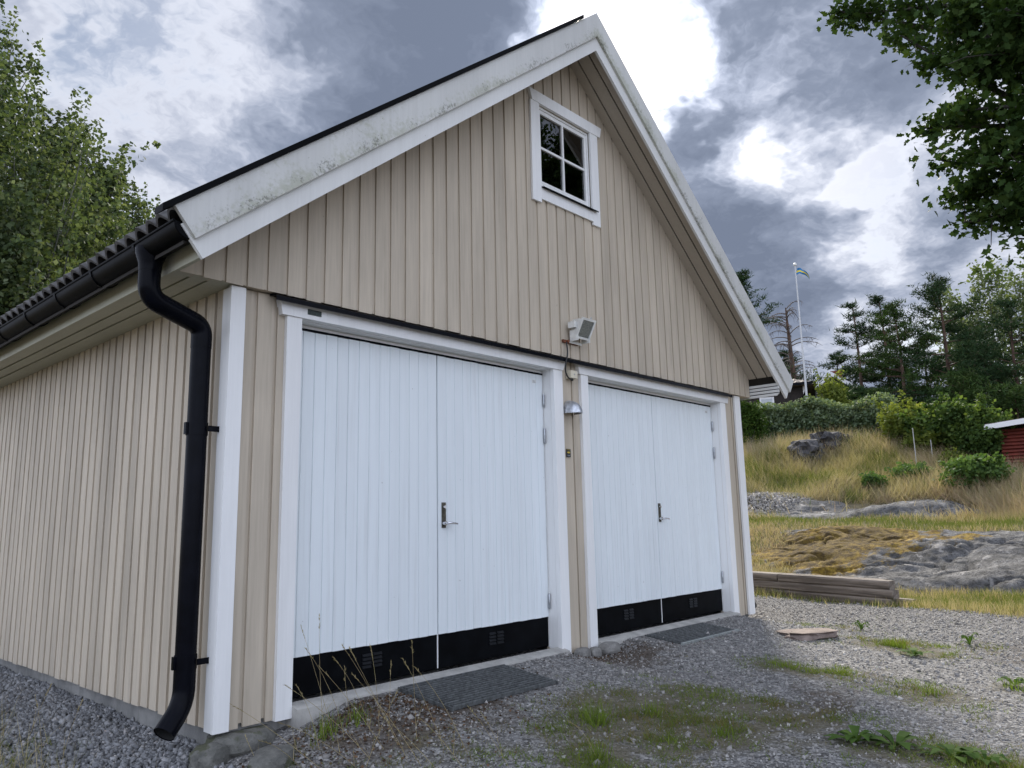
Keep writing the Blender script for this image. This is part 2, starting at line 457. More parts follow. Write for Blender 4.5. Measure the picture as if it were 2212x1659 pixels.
def outcrop_mat():
    m, nt, o = new_mat('bare_granite')
    t = NT(nt); P = t.geo()
    a = t.noise(P, 1.4, 8, .7); b = t.noise(t.mapped(P, (1.2, 5.5, 9), (0, 0, R(20))), 1.0, 8, .7, .8)
    f = t.noise(P, 22, 5, .7)
    k = t.math('ADD', t.math('MULTIPLY', a, .55), t.math('MULTIPLY', b, .45))
    c = t.ramp(k, [(.36, (.045, .044, .043)), (.45, (.11, .108, .106)), (.53, (.20, .196, .192)), (.64, (.36, .352, .34))])
    c = t.mix(t.mr(f, .52, .66, 0, .75), c, (.05, .048, .046))
    fl = t.noise(t.mapped(P, (1.6, 14, 22), (0, 0, R(17))), 1.0, 6, .7, .6)
    c = t.mix(t.mr(fl, .56, .64, 0, .7), c, (.035, .033, .03))
    c = t.mix(t.mr(t.noise(P, 3.3, 5, .6), .60, .66, 0, .6), c, (.46, .44, .42))
    at = t.n('ShaderNodeAttribute'); at.attribute_name = 'moss'
    mk = t.math('ADD', at.outputs['Fac'], t.math('MULTIPLY', t.math('SUBTRACT', t.noise(P, 2.4, 7, .7), .5), 1.5))
    mossc = t.ramp(t.noise(P, 7, 6, .7), [(.32, (.06, .04, .014)), (.46, (.16, .10, .02)), (.56, (.30, .20, .03)), (.7, (.42, .29, .05))])
    c = t.mix(t.mr(mk, .42, .62, 0, .95), c, mossc)
    dk = t.math('SUBTRACT', at.outputs['Fac'], t.math('MULTIPLY', t.noise(P, 4.5, 6, .7), 1.0))
    c = t.mix(t.mr(dk, .10, .34, 0, .5), c, (.05, .038, .026))
    vo = t.n('ShaderNodeTexVoronoi', feature='DISTANCE_TO_EDGE'); vo.inputs['Scale'].default_value = .42
    wv = t.n('ShaderNodeVectorMath', operation='ADD'); t.l(P, wv.inputs[0])
    nv = t.n('ShaderNodeTexNoise'); nv.inputs['Scale'].default_value = 1.2; nv.inputs['Detail'].default_value = 4; t.l(P, nv.inputs['Vector'])
    t.l(nv.outputs[1], wv.inputs[1]); t.l(wv.outputs[0], vo.inputs['Vector'])
    c = t.mix(t.mr(vo.outputs[0], .0, .012, .35, 0), c, (.04, .037, .033))
    h = t.math('ADD', k, t.math('MULTIPLY', f, .25))
    t.l(t.bsdf(c, .92, t.bump(h, 1.0, .16), spec=.2), o.inputs[0])
    return m
M['outcrop'] = outcrop_mat()

def pebble_mat(name, stops):
    m, nt, o = new_mat(name)
    t = NT(nt)
    a = t.n('ShaderNodeAttribute'); a.attribute_name = 'var'
    c = t.ramp(a.outputs['Fac'], stops)
    nv = t.noise(t.geo(), 130, 3, .6)
    c = t.mix(t.mr(nv, .45, .75, 0, .45), c, (.06, .058, .055))
    t.l(t.bsdf(c, .85), o.inputs[0])
    return m
M['gravel'] = pebble_mat('gravel_stone', [(0, (.085, .08, .074)), (.35, (.225, .212, .198)), (.7, (.35, .335, .315)), (.9, (.43, .41, .385)), (1, (.50, .48, .45))])
M['crushed'] = pebble_mat('crushed_stone', [(0, (.075, .077, .082)), (.4, (.19, .193, .20)), (.75, (.31, .313, .32)), (.93, (.42, .39, .37)), (1, (.36, .23, .19))])

def ground_mat():
    m, nt, o = new_mat('ground_gravel_and_turf')
    t = NT(nt); P = t.geo()
    at = t.n('ShaderNodeAttribute'); at.attribute_name = 'mask'
    s = t.n('ShaderNodeSeparateColor'); t.l(at.outputs['Color'], s.inputs[0])
    v1 = t.n('ShaderNodeTexVoronoi'); v1.inputs['Scale'].default_value = 42; t.l(P, v1.inputs['Vector'])
    v2 = t.n('ShaderNodeTexVoronoi'); v2.inputs['Scale'].default_value = 95; t.l(P, v2.inputs['Vector'])
    sv = t.n('ShaderNodeSeparateColor'); t.l(v1.outputs['Color'], sv.inputs[0])
    sv2 = t.n('ShaderNodeSeparateColor'); t.l(v2.outputs['Color'], sv2.inputs[0])
    gr = t.ramp(sv.outputs[0], [(0, (.07, .068, .066)), (.4, (.175, .17, .165)), (.75, (.27, .265, .26)), (1, (.44, .425, .41))])
    gr2 = t.ramp(sv2.outputs[1], [(0, (.065, .062, .06)), (.5, (.18, .175, .168)), (1, (.36, .35, .335))])
    g = t.mix(t.mr(t.noise(P, 30, 2), .45, .55), gr, gr2)
    big = t.noise(P, .9, 6, .65)
    mid = t.noise(P, 6.5, 6, .65)
    soilm = t.math('ADD', t.math('MULTIPLY', t.math('SUBTRACT', big, .5), 1.1), t.math('MULTIPLY', t.math('SUBTRACT', mid, .5), .9))
    soilm = t.math('ADD', t.math('ADD', soilm, s.outputs[2]), .10)
    soil = t.mix(t.noise(P, 60, 4, .7), (.045, .034, .026), (.13, .105, .082))
    g = t.mix(t.mr(soilm, .22, .50, 0, .85), g, soil)
    turf = t.mix(t.noise(P, 18, 6, .7), (.075, .068, .035), (.165, .14, .085))
    tm = t.math('ADD', s.outputs[1], t.math('MULTIPLY', t.math('SUBTRACT', mid, .5), .8))
    g = t.mix(t.mr(tm, .42, .80, 0, .75), g, turf)
    dry = t.mix(t.mr(t.noise(P, 2.2, 7, .7), .3, .7), (.10, .088, .048), (.24, .20, .125))
    g = t.mix(t.mr(s.outputs[0], .2, .8), g, dry)
    h = t.math('ADD', t.math('MULTIPLY', v1.outputs[0], -.8), t.math('MULTIPLY', v2.outputs[0], -.4))
    t.l(t.bsdf(g, .95, t.bump(h, .9, .02), spec=.2), o.inputs[0])
    return m
M['ground'] = ground_mat()

# ------------------------------------------------------------------ mesh helpers
def link(name, me, mat=None, parent=None, loc=None):
    o = bpy.data.objects.new(name, me)
    COL.objects.link(o)
    if mat is not None:
        me.materials.clear()
        me.materials.append(M[mat] if isinstance(mat, str) else mat)
    if loc is not None:
        o.location = loc
    if parent is not None:
        o.parent = parent
        o.matrix_parent_inverse = base_inv(parent)
    return o
def base_inv(p):
    return Matrix.Translation(-Vector(p.location))
def thing(name, loc, label, cat, group=None, kind=None):
    o = bpy.data.objects.new(name, None)
    o.empty_display_size = .2
    COL.objects.link(o)
    o.location = tuple(loc)
    tag(o, label, cat, group, kind)
    return o
def tag(o, label=None, cat=None, group=None, kind=None):
    if label: o['label'] = label
    if cat: o['category'] = cat
    if group: o['group'] = group
    if kind: o['kind'] = kind
    return o
class MB:
    """collects polygons into one mesh"""
    def __init__(self):
        self.v = []; self.f = []
    def add(self, vs, fs):
        b = len(self.v)
        self.v += [tuple(map(float, p)) for p in vs]
        self.f += [tuple(i+b for i in f) for f in fs]
        return self
    def box(self, x0, x1, y0, y1, z0, z1):
        vs = [(x0, y0, z0), (x1, y0, z0), (x1, y1, z0), (x0, y1, z0), (x0, y0, z1), (x1, y0, z1), (x1, y1, z1), (x0, y1, z1)]
        return self.add(vs, [(0, 3, 2, 1), (4, 5, 6, 7), (0, 1, 5, 4), (1, 2, 6, 5), (2, 3, 7, 6), (3, 0, 4, 7)])
    def prism(self, pts, axis, a, b):
        """polygon given in the two other axes (counter-clockwise or not), extruded along axis from a to b"""
        n = len(pts)
        def mk(p, t):
            if axis == 'y': return (p[0], t, p[1])
            if axis == 'x': return (t, p[0], p[1])
            return (p[0], p[1], t)
        vs = [mk(p, a) for p in pts]+[mk(p, b) for p in pts]
        fs = [tuple(range(n)), tuple(range(2*n-1, n-1, -1))]
        for i in range(n):
            j = (i+1) % n
            fs.append((i, i+n, j+n, j))
        return self.add(vs, fs)
    def tube(self, pts, rad, seg=8, cap=True, close_ends=True):
        pts = [Vector(p) for p in pts]
        n = len(pts)
        if isinstance(rad, (int, float)):
            rad = [rad]*n
        up = Vector((0.13, 0.27, 1)).normalized()
        rings = []
        nrm = None
        for i in range(n):
            d = (pts[min(i+1, n-1)]-pts[max(i-1, 0)])
            if d.length < 1e-9:
                d = Vector((0, 0, 1))
            d.normalize()
            if nrm is None:
                a = up if abs(d.dot(up)) < .95 else Vector((1, 0, 0))
                nrm = (a-d*a.dot(d)).normalized()
            else:
                nrm = (nrm-d*nrm.dot(d)).normalized()
            bn = d.cross(nrm)
            rings.append([pts[i]+(nrm*math.cos(2*math.pi*k/seg)+bn*math.sin(2*math.pi*k/seg))*rad[i] for k in range(seg)])
        vs = [p for r in rings for p in r]
        fs = []
        for i in range(n-1):
            for k in range(seg):
                k2 = (k+1) % seg
                fs.append((i*seg+k, i*seg+k2, (i+1)*seg+k2, (i+1)*seg+k))
        if close_ends:
            fs.append(tuple(range(seg-1, -1, -1)))
            fs.append(tuple((n-1)*seg+k for k in range(seg)))
        return self.add(vs, fs)
    def mesh(self, name, smooth=False):
        me = bpy.data.meshes.new(name)
        me.from_pydata(self.v, [], self.f)
        me.validate()
        # consistent outward normals
        import bmesh
        bm = bmesh.new(); bm.from_mesh(me)
        bmesh.ops.recalc_face_normals(bm, faces=bm.faces)
        bm.to_mesh(me); bm.free()
        if smooth:
            me.polygons.foreach_set('use_smooth', [True]*len(me.polygons))
            try:
                me.set_sharp_from_angle(angle=R(40))
            except Exception:
                pass
        return me
    def build(self, name, mat, parent=None, smooth=False, loc=None):
        return link(name, self.mesh(name, smooth), mat, parent, loc)
def boxo(name, mat, parent, x0, x1, y0, y1, z0, z1):
    """a box object whose origin sits at its own centre"""
    c = ((x0+x1)/2, (y0+y1)/2, (z0+z1)/2)
    hx, hy, hz = (x1-x0)/2, (y1-y0)/2, (z1-z0)/2
    return MB().box(-hx, hx, -hy, hy, -hz, hz).build(name, mat, parent, loc=c)
def prismo(name, mat, parent, pts, axis, a, b):
    return MB().prism(pts, axis, a, b).build(name, mat, parent)

def np_mesh(name, V, F, var=None, smooth=False):
    V = np.ascontiguousarray(V, np.float32); F = np.ascontiguousarray(F, np.int32)
    me = bpy.data.meshes.new(name)
    n, k = F.shape
    me.vertices.add(len(V)); me.vertices.foreach_set('co', V.ravel())
    me.loops.add(n*k); me.loops.foreach_set('vertex_index', F.ravel())
    me.polygons.add(n)
    me.polygons.foreach_set('loop_start', np.arange(0, n*k, k, dtype=np.int32))
    me.update(calc_edges=True)
    if var is not None:
        a = me.attributes.new('var', 'FLOAT', 'POINT')
        a.data.foreach_set('value', np.ascontiguousarray(var, np.float32))
    if smooth:
        me.polygons.foreach_set('use_smooth', np.ones(n, bool))
    return me
def unit(a):
    return a/np.maximum(np.linalg.norm(a, axis=-1, keepdims=True), 1e-9)

LEAF4 = (np.array([[0, -.5, 0], [.42, 0, .10], [0, .5, .02], [-.42, 0, .10]]), np.array([[0, 1, 2, 3]]))
LEAF6 = (np.array([[0, -.5, 0], [.36, -.25, .08], [.42, .12, .1], [0, .5, 0], [-.42, .12, .1], [-.36, -.25, .08]]), np.array([[0, 1, 2, 3], [0, 3, 4, 5]]))
OAKL = (np.array([[0, -.55, 0], [.16, -.3, .02], [.34, -.22, .06], [.22, -.04, .04], [.40, .16, .08], [.2, .3, .03], [0, .55, -.02],
                  [-.2, .3, .03], [-.40, .16, .08], [-.22, -.04, .04], [-.34, -.22, .06], [-.16, -.3, .02]]),
        np.array([[0, 1, 2, 3], [0, 3, 9, 10], [3, 4, 5, 6], [3, 6, 7, 9], [9, 7, 8, 8], [0, 10, 11, 11]]))
OAKT = np.array([[0, 1, 11], [1, 2, 3], [1, 3, 11], [11, 3, 9], [11, 9, 10], [3, 4, 5], [3, 5, 9], [9, 5, 7], [9, 7, 8], [5, 6, 7]])
OAKL = (OAKL[0], OAKT)
BLADE = (np.array([[-.5, 0, 0], [.5, 0, 0], [0, 1, 0]]), np.array([[0, 1, 2]]))

def leaves(P, size, tmpl, up=.3, droop=0.0, var=None, rng=RNG):
    """one leaf polygon set at each point, turned at random with normals biased upward"""
    n = len(P)
    nrm = unit(rng.normal(size=(n, 3))+np.array([0, 0, up*3]))
    d = rng.normal(size=(n, 3)); d[:, 2] -= droop*2
    d = unit(d-nrm*np.sum(d*nrm, 1, keepdims=True))
    b = np.cross(nrm, d)
    s = (np.asarray(size)*np.ones(n))[:, None, None]
    T, TF = tmpl
    V = P[:, None, :]+s*(T[None, :, 0:1]*b[:, None, :]+T[None, :, 1:2]*d[:, None, :]+T[None, :, 2:3]*nrm[:, None, :])
    k = len(T)
    F = (TF[None]+(np.arange(n)*k)[:, None, None]).reshape(-1, TF.shape[1])
    if var is None:
        var = rng.random(n)
    return V.reshape(-1, 3), F, np.repeat(var, k)
def blades(P, D, L, Wd, var, rng=RNG):
    """thin triangles from P in direction D (unit), length L, width Wd"""
    n = len(P)
    side = unit(np.cross(D, rng.normal(size=(n, 3))))
    L = np.asarray(L)*np.ones(n); Wd = np.asarray(Wd)*np.ones(n)
    V = np.stack([P-side*Wd[:, None]/2, P+side*Wd[:, None]/2, P+D*L[:, None]], 1)
    F = np.arange(n*3).reshape(n, 3)
    return V.reshape(-1, 3), F, np.repeat(var, 3)
def cat_geo(parts):
    V, F, A = [], [], []
    o = 0
    for v, f, a in parts:
        V.append(v); F.append(f+o); A.append(a); o += len(v)
    return np.concatenate(V), np.concatenate(F), np.concatenate(A)

# ------------------------------------------------------------------ terrain
_tu = np.array([-600, -60, -20, -4, 0, 2.0, 3.2, 6, 9, 11, 13.2, 14.5, 16, 18, 20, 22, 23.5, 26, 28.5, 31, 34, 40, 60, 120, 300, 900])
_th = np.array([-2, -1.2, -.8, -.5, -.42, -.31, -.225, -.20, -.21, -.28, -.36, -.36, -.2, .25, .72, 1.0, 1.35, 2.25, 3.05, 3.5, 3.7, 3.9, 4.3, 4.5, 4, 2])
def sstep(a, b, x):
    t = np.clip((x-a)/(b-a), 0, 1)
    return t*t*(3-2*t)
_du = np.linspace(-600, 900, 30001)
_dh = np.interp(_du, _tu, _th)
_k = np.hanning(33); _k /= _k.sum()
_dh = np.convolve(np.pad(_dh, 16, mode='edge'), _k, 'valid')
def uv(x, y):
    a, b = x-CAM[0], y-CAM[1]
    return a*.956+b*.292, -a*.292+b*.956
DOORS = ((.463, 2.87), (3.343, 5.762))
def H(x, y):
    x = np.asarray(x, float); y = np.asarray(y, float)
    u, v = uv(x, y)
    h = np.interp(u, _du, _dh)
    hill = sstep(16, 24, u)
    fac = np.clip(1+.05*v, .7, 1.02)
    lat = 1-.75*sstep(10, 30, v)
    h = np.where(h > 0, h*(1+(fac-1)*hill)*(1-(1-lat)*hill), h)
    # small unevenness
    h = h+.012*np.sin(x*3.1+1.3*np.sin(y*2.3))*np.cos(y*2.7+.7*np.sin(x*1.9))+.02*np.sin(x*.9+y*.6)*np.sin(y*1.1-.4*x)
    h = h+hill*(.10*np.sin(u*1.3+v*.6)*np.sin(v*.9)+.05*np.sin(v*2.3+u*.7))
    # ramps of gravel raked up to the two thresholds
    for x0, x1 in DOORS:
        out = np.maximum(0, np.maximum(x0+.35-x, x-(x1-.05)))
        r = -.035+.125*np.minimum(y+.05, 0)-.30*out-.25*np.maximum(y-.5, 0)
        k = 14.0
        h = np.log(np.exp(k*np.clip(h, -3, 3))+np.exp(k*np.clip(r, -3, 3)))/k*(u < 14)+h*(u >= 14)
    # foot of the left wall climbs slowly away from the camera
    h = h+.022*np.clip(y, 0, 8)*sstep(1.2, -.2, x)*sstep(-4, -1, x)
    return h
def gp(px, py, off=0.0):
    """the ground point seen at a picture position"""
    d = ray(px, py)
    t = np.concatenate([np.linspace(.5, 12, 2400), np.linspace(12, 120, 5400)[1:]])
    p = CAM[None]+d[None]*t[:, None]
    below = p[:, 2] < H(p[:, 0], p[:, 1])+off
    i = int(np.argmax(below)) if below.any() else len(t)-1
    return p[i]
def on_ground(px, dist):
    p = ray_at(px, 1000, dist)
    return np.array([p[0], p[1], float(H(p[0], p[1]))])

def pix_of(P):
    d = P-CAM[None]
    z = d@CF
    return 1106+FPX*(d@CR)/z, 829.5-FPX*(d@CU)/z, z

def value_noise(x, y, s, seed=0):
    a = np.floor(x*s); b = np.floor(y*s)
    fx = x*s-a; fy = y*s-b
    fx = fx*fx*(3-2*fx); fy = fy*fy*(3-2*fy)
    def hsh(i, j):
        t = np.sin(i*127.1+j*311.7+seed*74.7)*43758.5453
        return t-np.floor(t)
    return (hsh(a, b)*(1-fx)+hsh(a+1, b)*fx)*(1-fy)+(hsh(a, b+1)*(1-fx)+hsh(a+1, b+1)*fx)*fy
def fbm(x, y, s, seed=0):
    return .55*value_noise(x, y, s, seed)+.3*value_noise(x, y, s*2.1, seed+1)+.15*value_noise(x, y, s*4.3, seed+2)

# grassy patches in the yard: picture position, radius along the view's right (m), depth (m), strength
PATCH = [(1290, 1545, .22, .22, 1.0), (1400, 1535, .40, .20, .9), (1500, 1500, .38, .16, .7), (1620, 1530, .45, .14, .7), (1720, 1560, .35, .12, .8),
         (1560, 1580, .40, .14, .8), (1200, 1585, .30, .14, .6), (1290, 1640, .22, .14, 1.0), (1450, 1600, .35, .14, .7), (1120, 1620, .25, .12, .5),
         (900, 1600, .22, .10, .5), (980, 1640, .22, .10, .5), (1820, 1600, .30, .12, .6), (1690, 1440, .22, .09, .9), (1780, 1455, .30, .08, .8),
         (1940, 1395, .45, .12, 1.0), (1990, 1410, .28, .10, .9), (1840, 1365, .3, .1, .35), (2000, 1500, .28, .12, .7), (2060, 1510, .25, .1, .4),
         (1760, 1350, .5, .12, .45), (2100, 1400, .35, .12, .4), (2190, 1490, .2, .1, .6), (1900, 1620, .3, .12, .7), (2020, 1630, .35, .12, .7), (2120, 1650, .3, .1, .8),
         (700, 1590, .22, .14, .45), (780, 1560, .2, .12, .35), (640, 1640, .2, .1, .3), (860, 1655, .25, .1, .5),
         (1160, 1540, .25, .1, .35), (1350, 1590, .5, .16, .6), (1640, 1600, .6, .14, .5), (1750, 1620, .4, .1, .5), (2150, 1560, .5, .12, .3), (1880, 1480, .5, .1, .3), (40, 1655, .35, .25, .5)]
PG = [(gp(a, b), rr, rd, s) for a, b, rr, rd, s in PATCH]
VR = np.array([CR[0], CR[1]]); VR = VR/np.linalg.norm(VR)
VF = np.array([-VR[1], VR[0]])
def green_mask(x, y):
    g = np.zeros_like(np.asarray(x, float))
    for p, rr, rd, s in PG:
        dx, dy = x-p[0], y-p[1]
        a = (dx*VR[0]+dy*VR[1])/rr; b = (dx*VF[0]+dy*VF[1])/(rd*2.6)
        g = np.maximum(g, min(1, s*1.15)*np.exp(-(a*a+b*b)*.55))
    return g
def dry_mask(x, y):
    """1 on the meadow beyond the gravel yard"""
    u, v = uv(x, y)
    edge = 12.6+.35*np.sin(v*1.1)+.5*(v < 0)*np.minimum(1, -v/3)*-3.2+.5*np.clip(v, 0, 4)
    m = sstep(edge-.5, edge+.6, u)
    behind = sstep(9.2, 11.5, y)                       # beyond the back of the garage
    left = sstep(-2.1, -3.2, x)*sstep(-1.5, .5, y)
    return np.maximum(np.maximum(m, behind), left)

def build_ground():
    def axis(fine0, fine1, step, far, growth):
        c = list(np.arange(fine0, fine1, step))
        s = step; p = fine1
        while p < far:
            c.append(p); s = s*growth; p += s
        c.append(far)
        s = step; p = fine0-step; a = []
        while p > -far:
            a.append(p); s = s*growth; p -= s
        a.append(-far)
        return np.array(a[::-1]+c)
    xs = axis(-2.6, 12.0, .07, 900, 1.045)
    ys = axis(-4.6, 1.0, .07, 900, 1.045)
    X, Y = np.meshgrid(xs, ys, indexing='ij')
    Z = H(X, Y)
    nx, ny = X.shape
    V = np.stack([X.ravel(), Y.ravel(), Z.ravel()], 1)
    i = np.arange(nx*ny).reshape(nx, ny)
    F = np.stack([i[:-1, :-1].ravel(), i[1:, :-1].ravel(), i[1:, 1:].ravel(), i[:-1, 1:].ravel()], 1)
    me = np_mesh('ground', V, F, smooth=True)
    dm = dry_mask(X, Y).ravel(); gm = green_mask(X, Y).ravel()
    # bare brown soil along the front-left corner and by the middle post
    so = .38*np.exp(-(((X-.9)/.7)**2+((Y+.55)/.5)**2))+.35*np.exp(-(((X-3.3)/.45)**2+((Y+.25)/.3)**2))
    so = so+.30*np.exp(-(((X-3.2)/.9)**2+((Y+1.9)/.35)**2))+.28*np.exp(-(((X-6.5)/1.2)**2+((Y+2.6)/.5)**2))
    so = so.ravel()
    c = me.color_attributes.new('mask', 'FLOAT_COLOR', 'POINT')
    c.data.foreach_set('color', np.stack([dm, gm, so, np.ones_like(dm)], 1).astype(np.float32).ravel())
    o = link('ground', me, 'ground')
    tag(o, 'gravel yard sloping up into a dry grass meadow', kind='structure')
build_ground()
# ------------------------------------------------------------------ the garage
XR = 3.15            # ridge
TP = .80             # roof pitch (rise over run)
WX = 6.247           # width of the front
LEN = 7.6            # depth of the building
def roof_z(x, top):
    return top-TP*abs(x-XR)
SOF = 5.222          # underside of the roof at the ridge

garage = thing('garage', (3.12, 3.8, -.5), 'beige board-clad double garage with white double doors and steep gable', 'garage')

def cyl_x(mb, x0, x1, y, z, r, seg=8):
    return mb.tube([(x0, y, z), (x1, y, z)], r, seg)

def build_walls():
    # concrete plinth
    mb = MB()
    mb.box(.065, WX-.065, .055, .30, -.62, -.03)
    mb.box(.065, .30, .30, LEN, -.62, -.03)
    mb.box(WX-.30, WX-.065, .30, LEN, -.62, -.03)
    mb.box(.30, WX-.30, LEN-.25, LEN, -.62, -.03)
    mb.build('foundation', 'concrete', garage)
    for x0, x1 in DOORS:
        prismo('threshold', 'threshold', garage, [(-.055, -.45), (-.055, -.022), (-.02, -.012), (.052, 0.0), (.052, -.45)], 'x', x0-.0, x1+.03)
    boxo('floor_slab', 'concrete', garage, .31, WX-.31, .31, LEN-.26, -.3, .002)
    # left side wall: under-boards with proud boards nailed on top
    side = boxo('side_wall', 'beige_back', garage, .040, .14, .05, LEN, -.050, 2.40)
    bm = MB().box(-.0105, .0095, -.0475, .0475, -1.215, 1.215)
    me = bm.mesh('cladding_board')
    n = int((LEN-.1)/.125)
    for i in range(n):
        y = .156+.125*i
        o = link('cladding_board', me, 'beige', side, (.0305+random.uniform(-.0012, .0012), y+random.uniform(-.002, .002), 1.155+random.uniform(-.006, .004)))
    # right wall and back wall, unseen from here
    boxo('side_wall', 'beige_back', garage, WX-.12, WX-.02, .05, LEN, -.05, 2.40)
    prismo('back_wall', 'beige_back', garage, [(.14, -.05), (WX-.12, -.05), (WX-.12, 2.4), (WX+.02, 2.45), (XR, 5.1), (-.02, 2.45), (.14, 2.4)], 'y', LEN-.09, LEN-.003)
    # lower front wall: three strips of cladding beside and between the doors
    lower = MB()
    lower.box(.03, .46, .040, .16, -.048, 2.36)
    lower.box(2.875, 3.338, .040, .16, -.048, 2.36)
    lower.box(5.765, WX-.03, .040, .16, -.048, 2.36)
    lower.box(.462, 2.873, .040, .16, 2.262, 2.36)
    lower.box(3.340, 5.763, .040, .16, 2.262, 2.36)
    lw = lower.build('front_wall', 'beige_back', garage)
    for x0, x1 in ((.0925, .156), (.182, .290), (.314, .361), (2.985, 3.129), (3.152, 3.239), (5.880, 6.053), (6.080, 6.115)):
        boxo('cladding_board', 'beige', lw, x0, x1, .027, .0398, -.066+random.uniform(-.004, .004), 2.353)
    # corner boards
    for mx, name in ((0, 'corner_board'), (1, 'corner_board')):
        f = (lambda x: WX-x) if mx else (lambda x: x)
        a, b = sorted((f(0.0), f(.022)))
        boxo(name, 'white', garage, a, b, .0225, .097, -.066, 2.345)
        a, b = sorted((f(0.0), f(.090 if not mx else .132)))
        boxo(name, 'white', garage, a, b, 0.0, .0222, -.068, 2.353)
    # gable: under-board sheet with an opening for the window, proud boards on top
    def gz(x):
        return SOF-TP*abs(x-XR)+.02
    gx0, gx1 = -.322, 6.472
    y0, y1 = -.0185, .05
    wx0, wx1, wz0, wz1 = 2.715, 3.47, 3.70, 4.575
    g = MB()
    g.prism([(gx0, 2.362), (wx0, 2.362), (wx0, gz(wx0)), (gx0, gz(gx0))], 'y', y0, y1)
    g.prism([(wx1, 2.362), (gx1, 2.362), (gx1, gz(gx1)), (wx1, gz(wx1))], 'y', y0, y1)
    g.box(wx0, wx1, y0, y1, 2.362, wz0)
    g.prism([(wx0, wz1), (wx1, wz1), (wx1, gz(wx1)), (XR, gz(XR)), (wx0, gz(wx0))], 'y', y0, y1)
    gable = g.build('gable_wall', 'beige_back', garage)
    pitch, gap = .1305, .027
    k0 = int(math.floor((gx0-.342)/pitch))
    for k in range(k0, 48):
        a = .342+pitch*k
        b = a+pitch-gap
        a = max(a, gx0); b = min(b, gx1)
        if b-a < .012:
            continue
        yy = -.030+random.uniform(-.0015, .0015)
        zb = 2.355+random.uniform(-.003, .003)
        def board(z0a, top=None):
            pts = [(a, z0a), (b, z0a)]
            if top is not None:
                pts += [(b, top), (a, top)]
            else:
                pts.append((b, gz(b)-.004))
                if a < XR < b:
                    pts.append((XR, gz(XR)-.004))
                pts.append((a, gz(a)-.004))
            prismo('cladding_board', 'beige', gable, pts, 'y', yy, -.0188)
        if b > wx0 and a < wx1:
            # cut round the window
            if a >= wx0-.001 and b <= wx1+.001 or True:
                board(zb, 3.73)
                board(4.5765)
        else:
            board(zb)
    # the ledge under the gable boards
    boxo('drip_board', 'beige_back', garage, -.318, .462, -.005, .038, 2.3625, 2.372)
build_walls()

def build_door_surround():
    for n, (x0, x1) in enumerate(DOORS):
        L = (x0-.102, x0); Rr = (x1, x1+.115)
        boxo('door_casing', 'white', garage, L[0], L[1], -.002, .0385, -.072, 2.240)
        boxo('door_casing', 'white', garage, Rr[0], Rr[1], -.002, .0385, -.074, 2.240)
        if n == 0:
            pts = [(.305, 2.342), (.322, 2.2405), (2.986, 2.2405), (3.035, 2.342)]
        else:
            pts = [(3.187, 2.342), (3.212, 2.2405), (5.922, 2.2405), (5.945, 2.342)]
        prismo('head_casing', 'white_h', garage, pts, 'y', -.013, .0385)
        # jambs and head lining
        prismo('jamb', 'white', garage, [(.042, -.05), (.155, .002), (.155, 2.25), (.042, 2.25)], 'x', x1+.002, x1+.03)
        prismo('jamb', 'white', garage, [(.042, -.05), (.155, .002), (.155, 2.25), (.042, 2.25)], 'x', x0-.03, x0-.002)
        boxo('head_lining', 'white_h', garage, x0, x1, .042, .165, 2.238, 2.259)
        boxo('frame_head', 'white_h', garage, x0, x1, .128, .163, 2.217, 2.2365)
        boxo('gasket', 'black_metal', garage, x0, x1, .122, .16, 2.2005, 2.2165)
        boxo('dark_void', 'dark_gap', garage, x0, x1, .168, .175, .003, 2.20)
    # black drip flashing over both doors
    prismo('drip_flashing', 'black_metal', garage,
           [(-.060, 2.306), (-.060, 2.334), (-.046, 2.3405), (-.0145, 2.3525), (.019, 2.3535), (.019, 2.3435), (-.0145, 2.3433), (-.054, 2.331), (-.054, 2.306)], 'x', .252, 5.952)
build_door_surround()

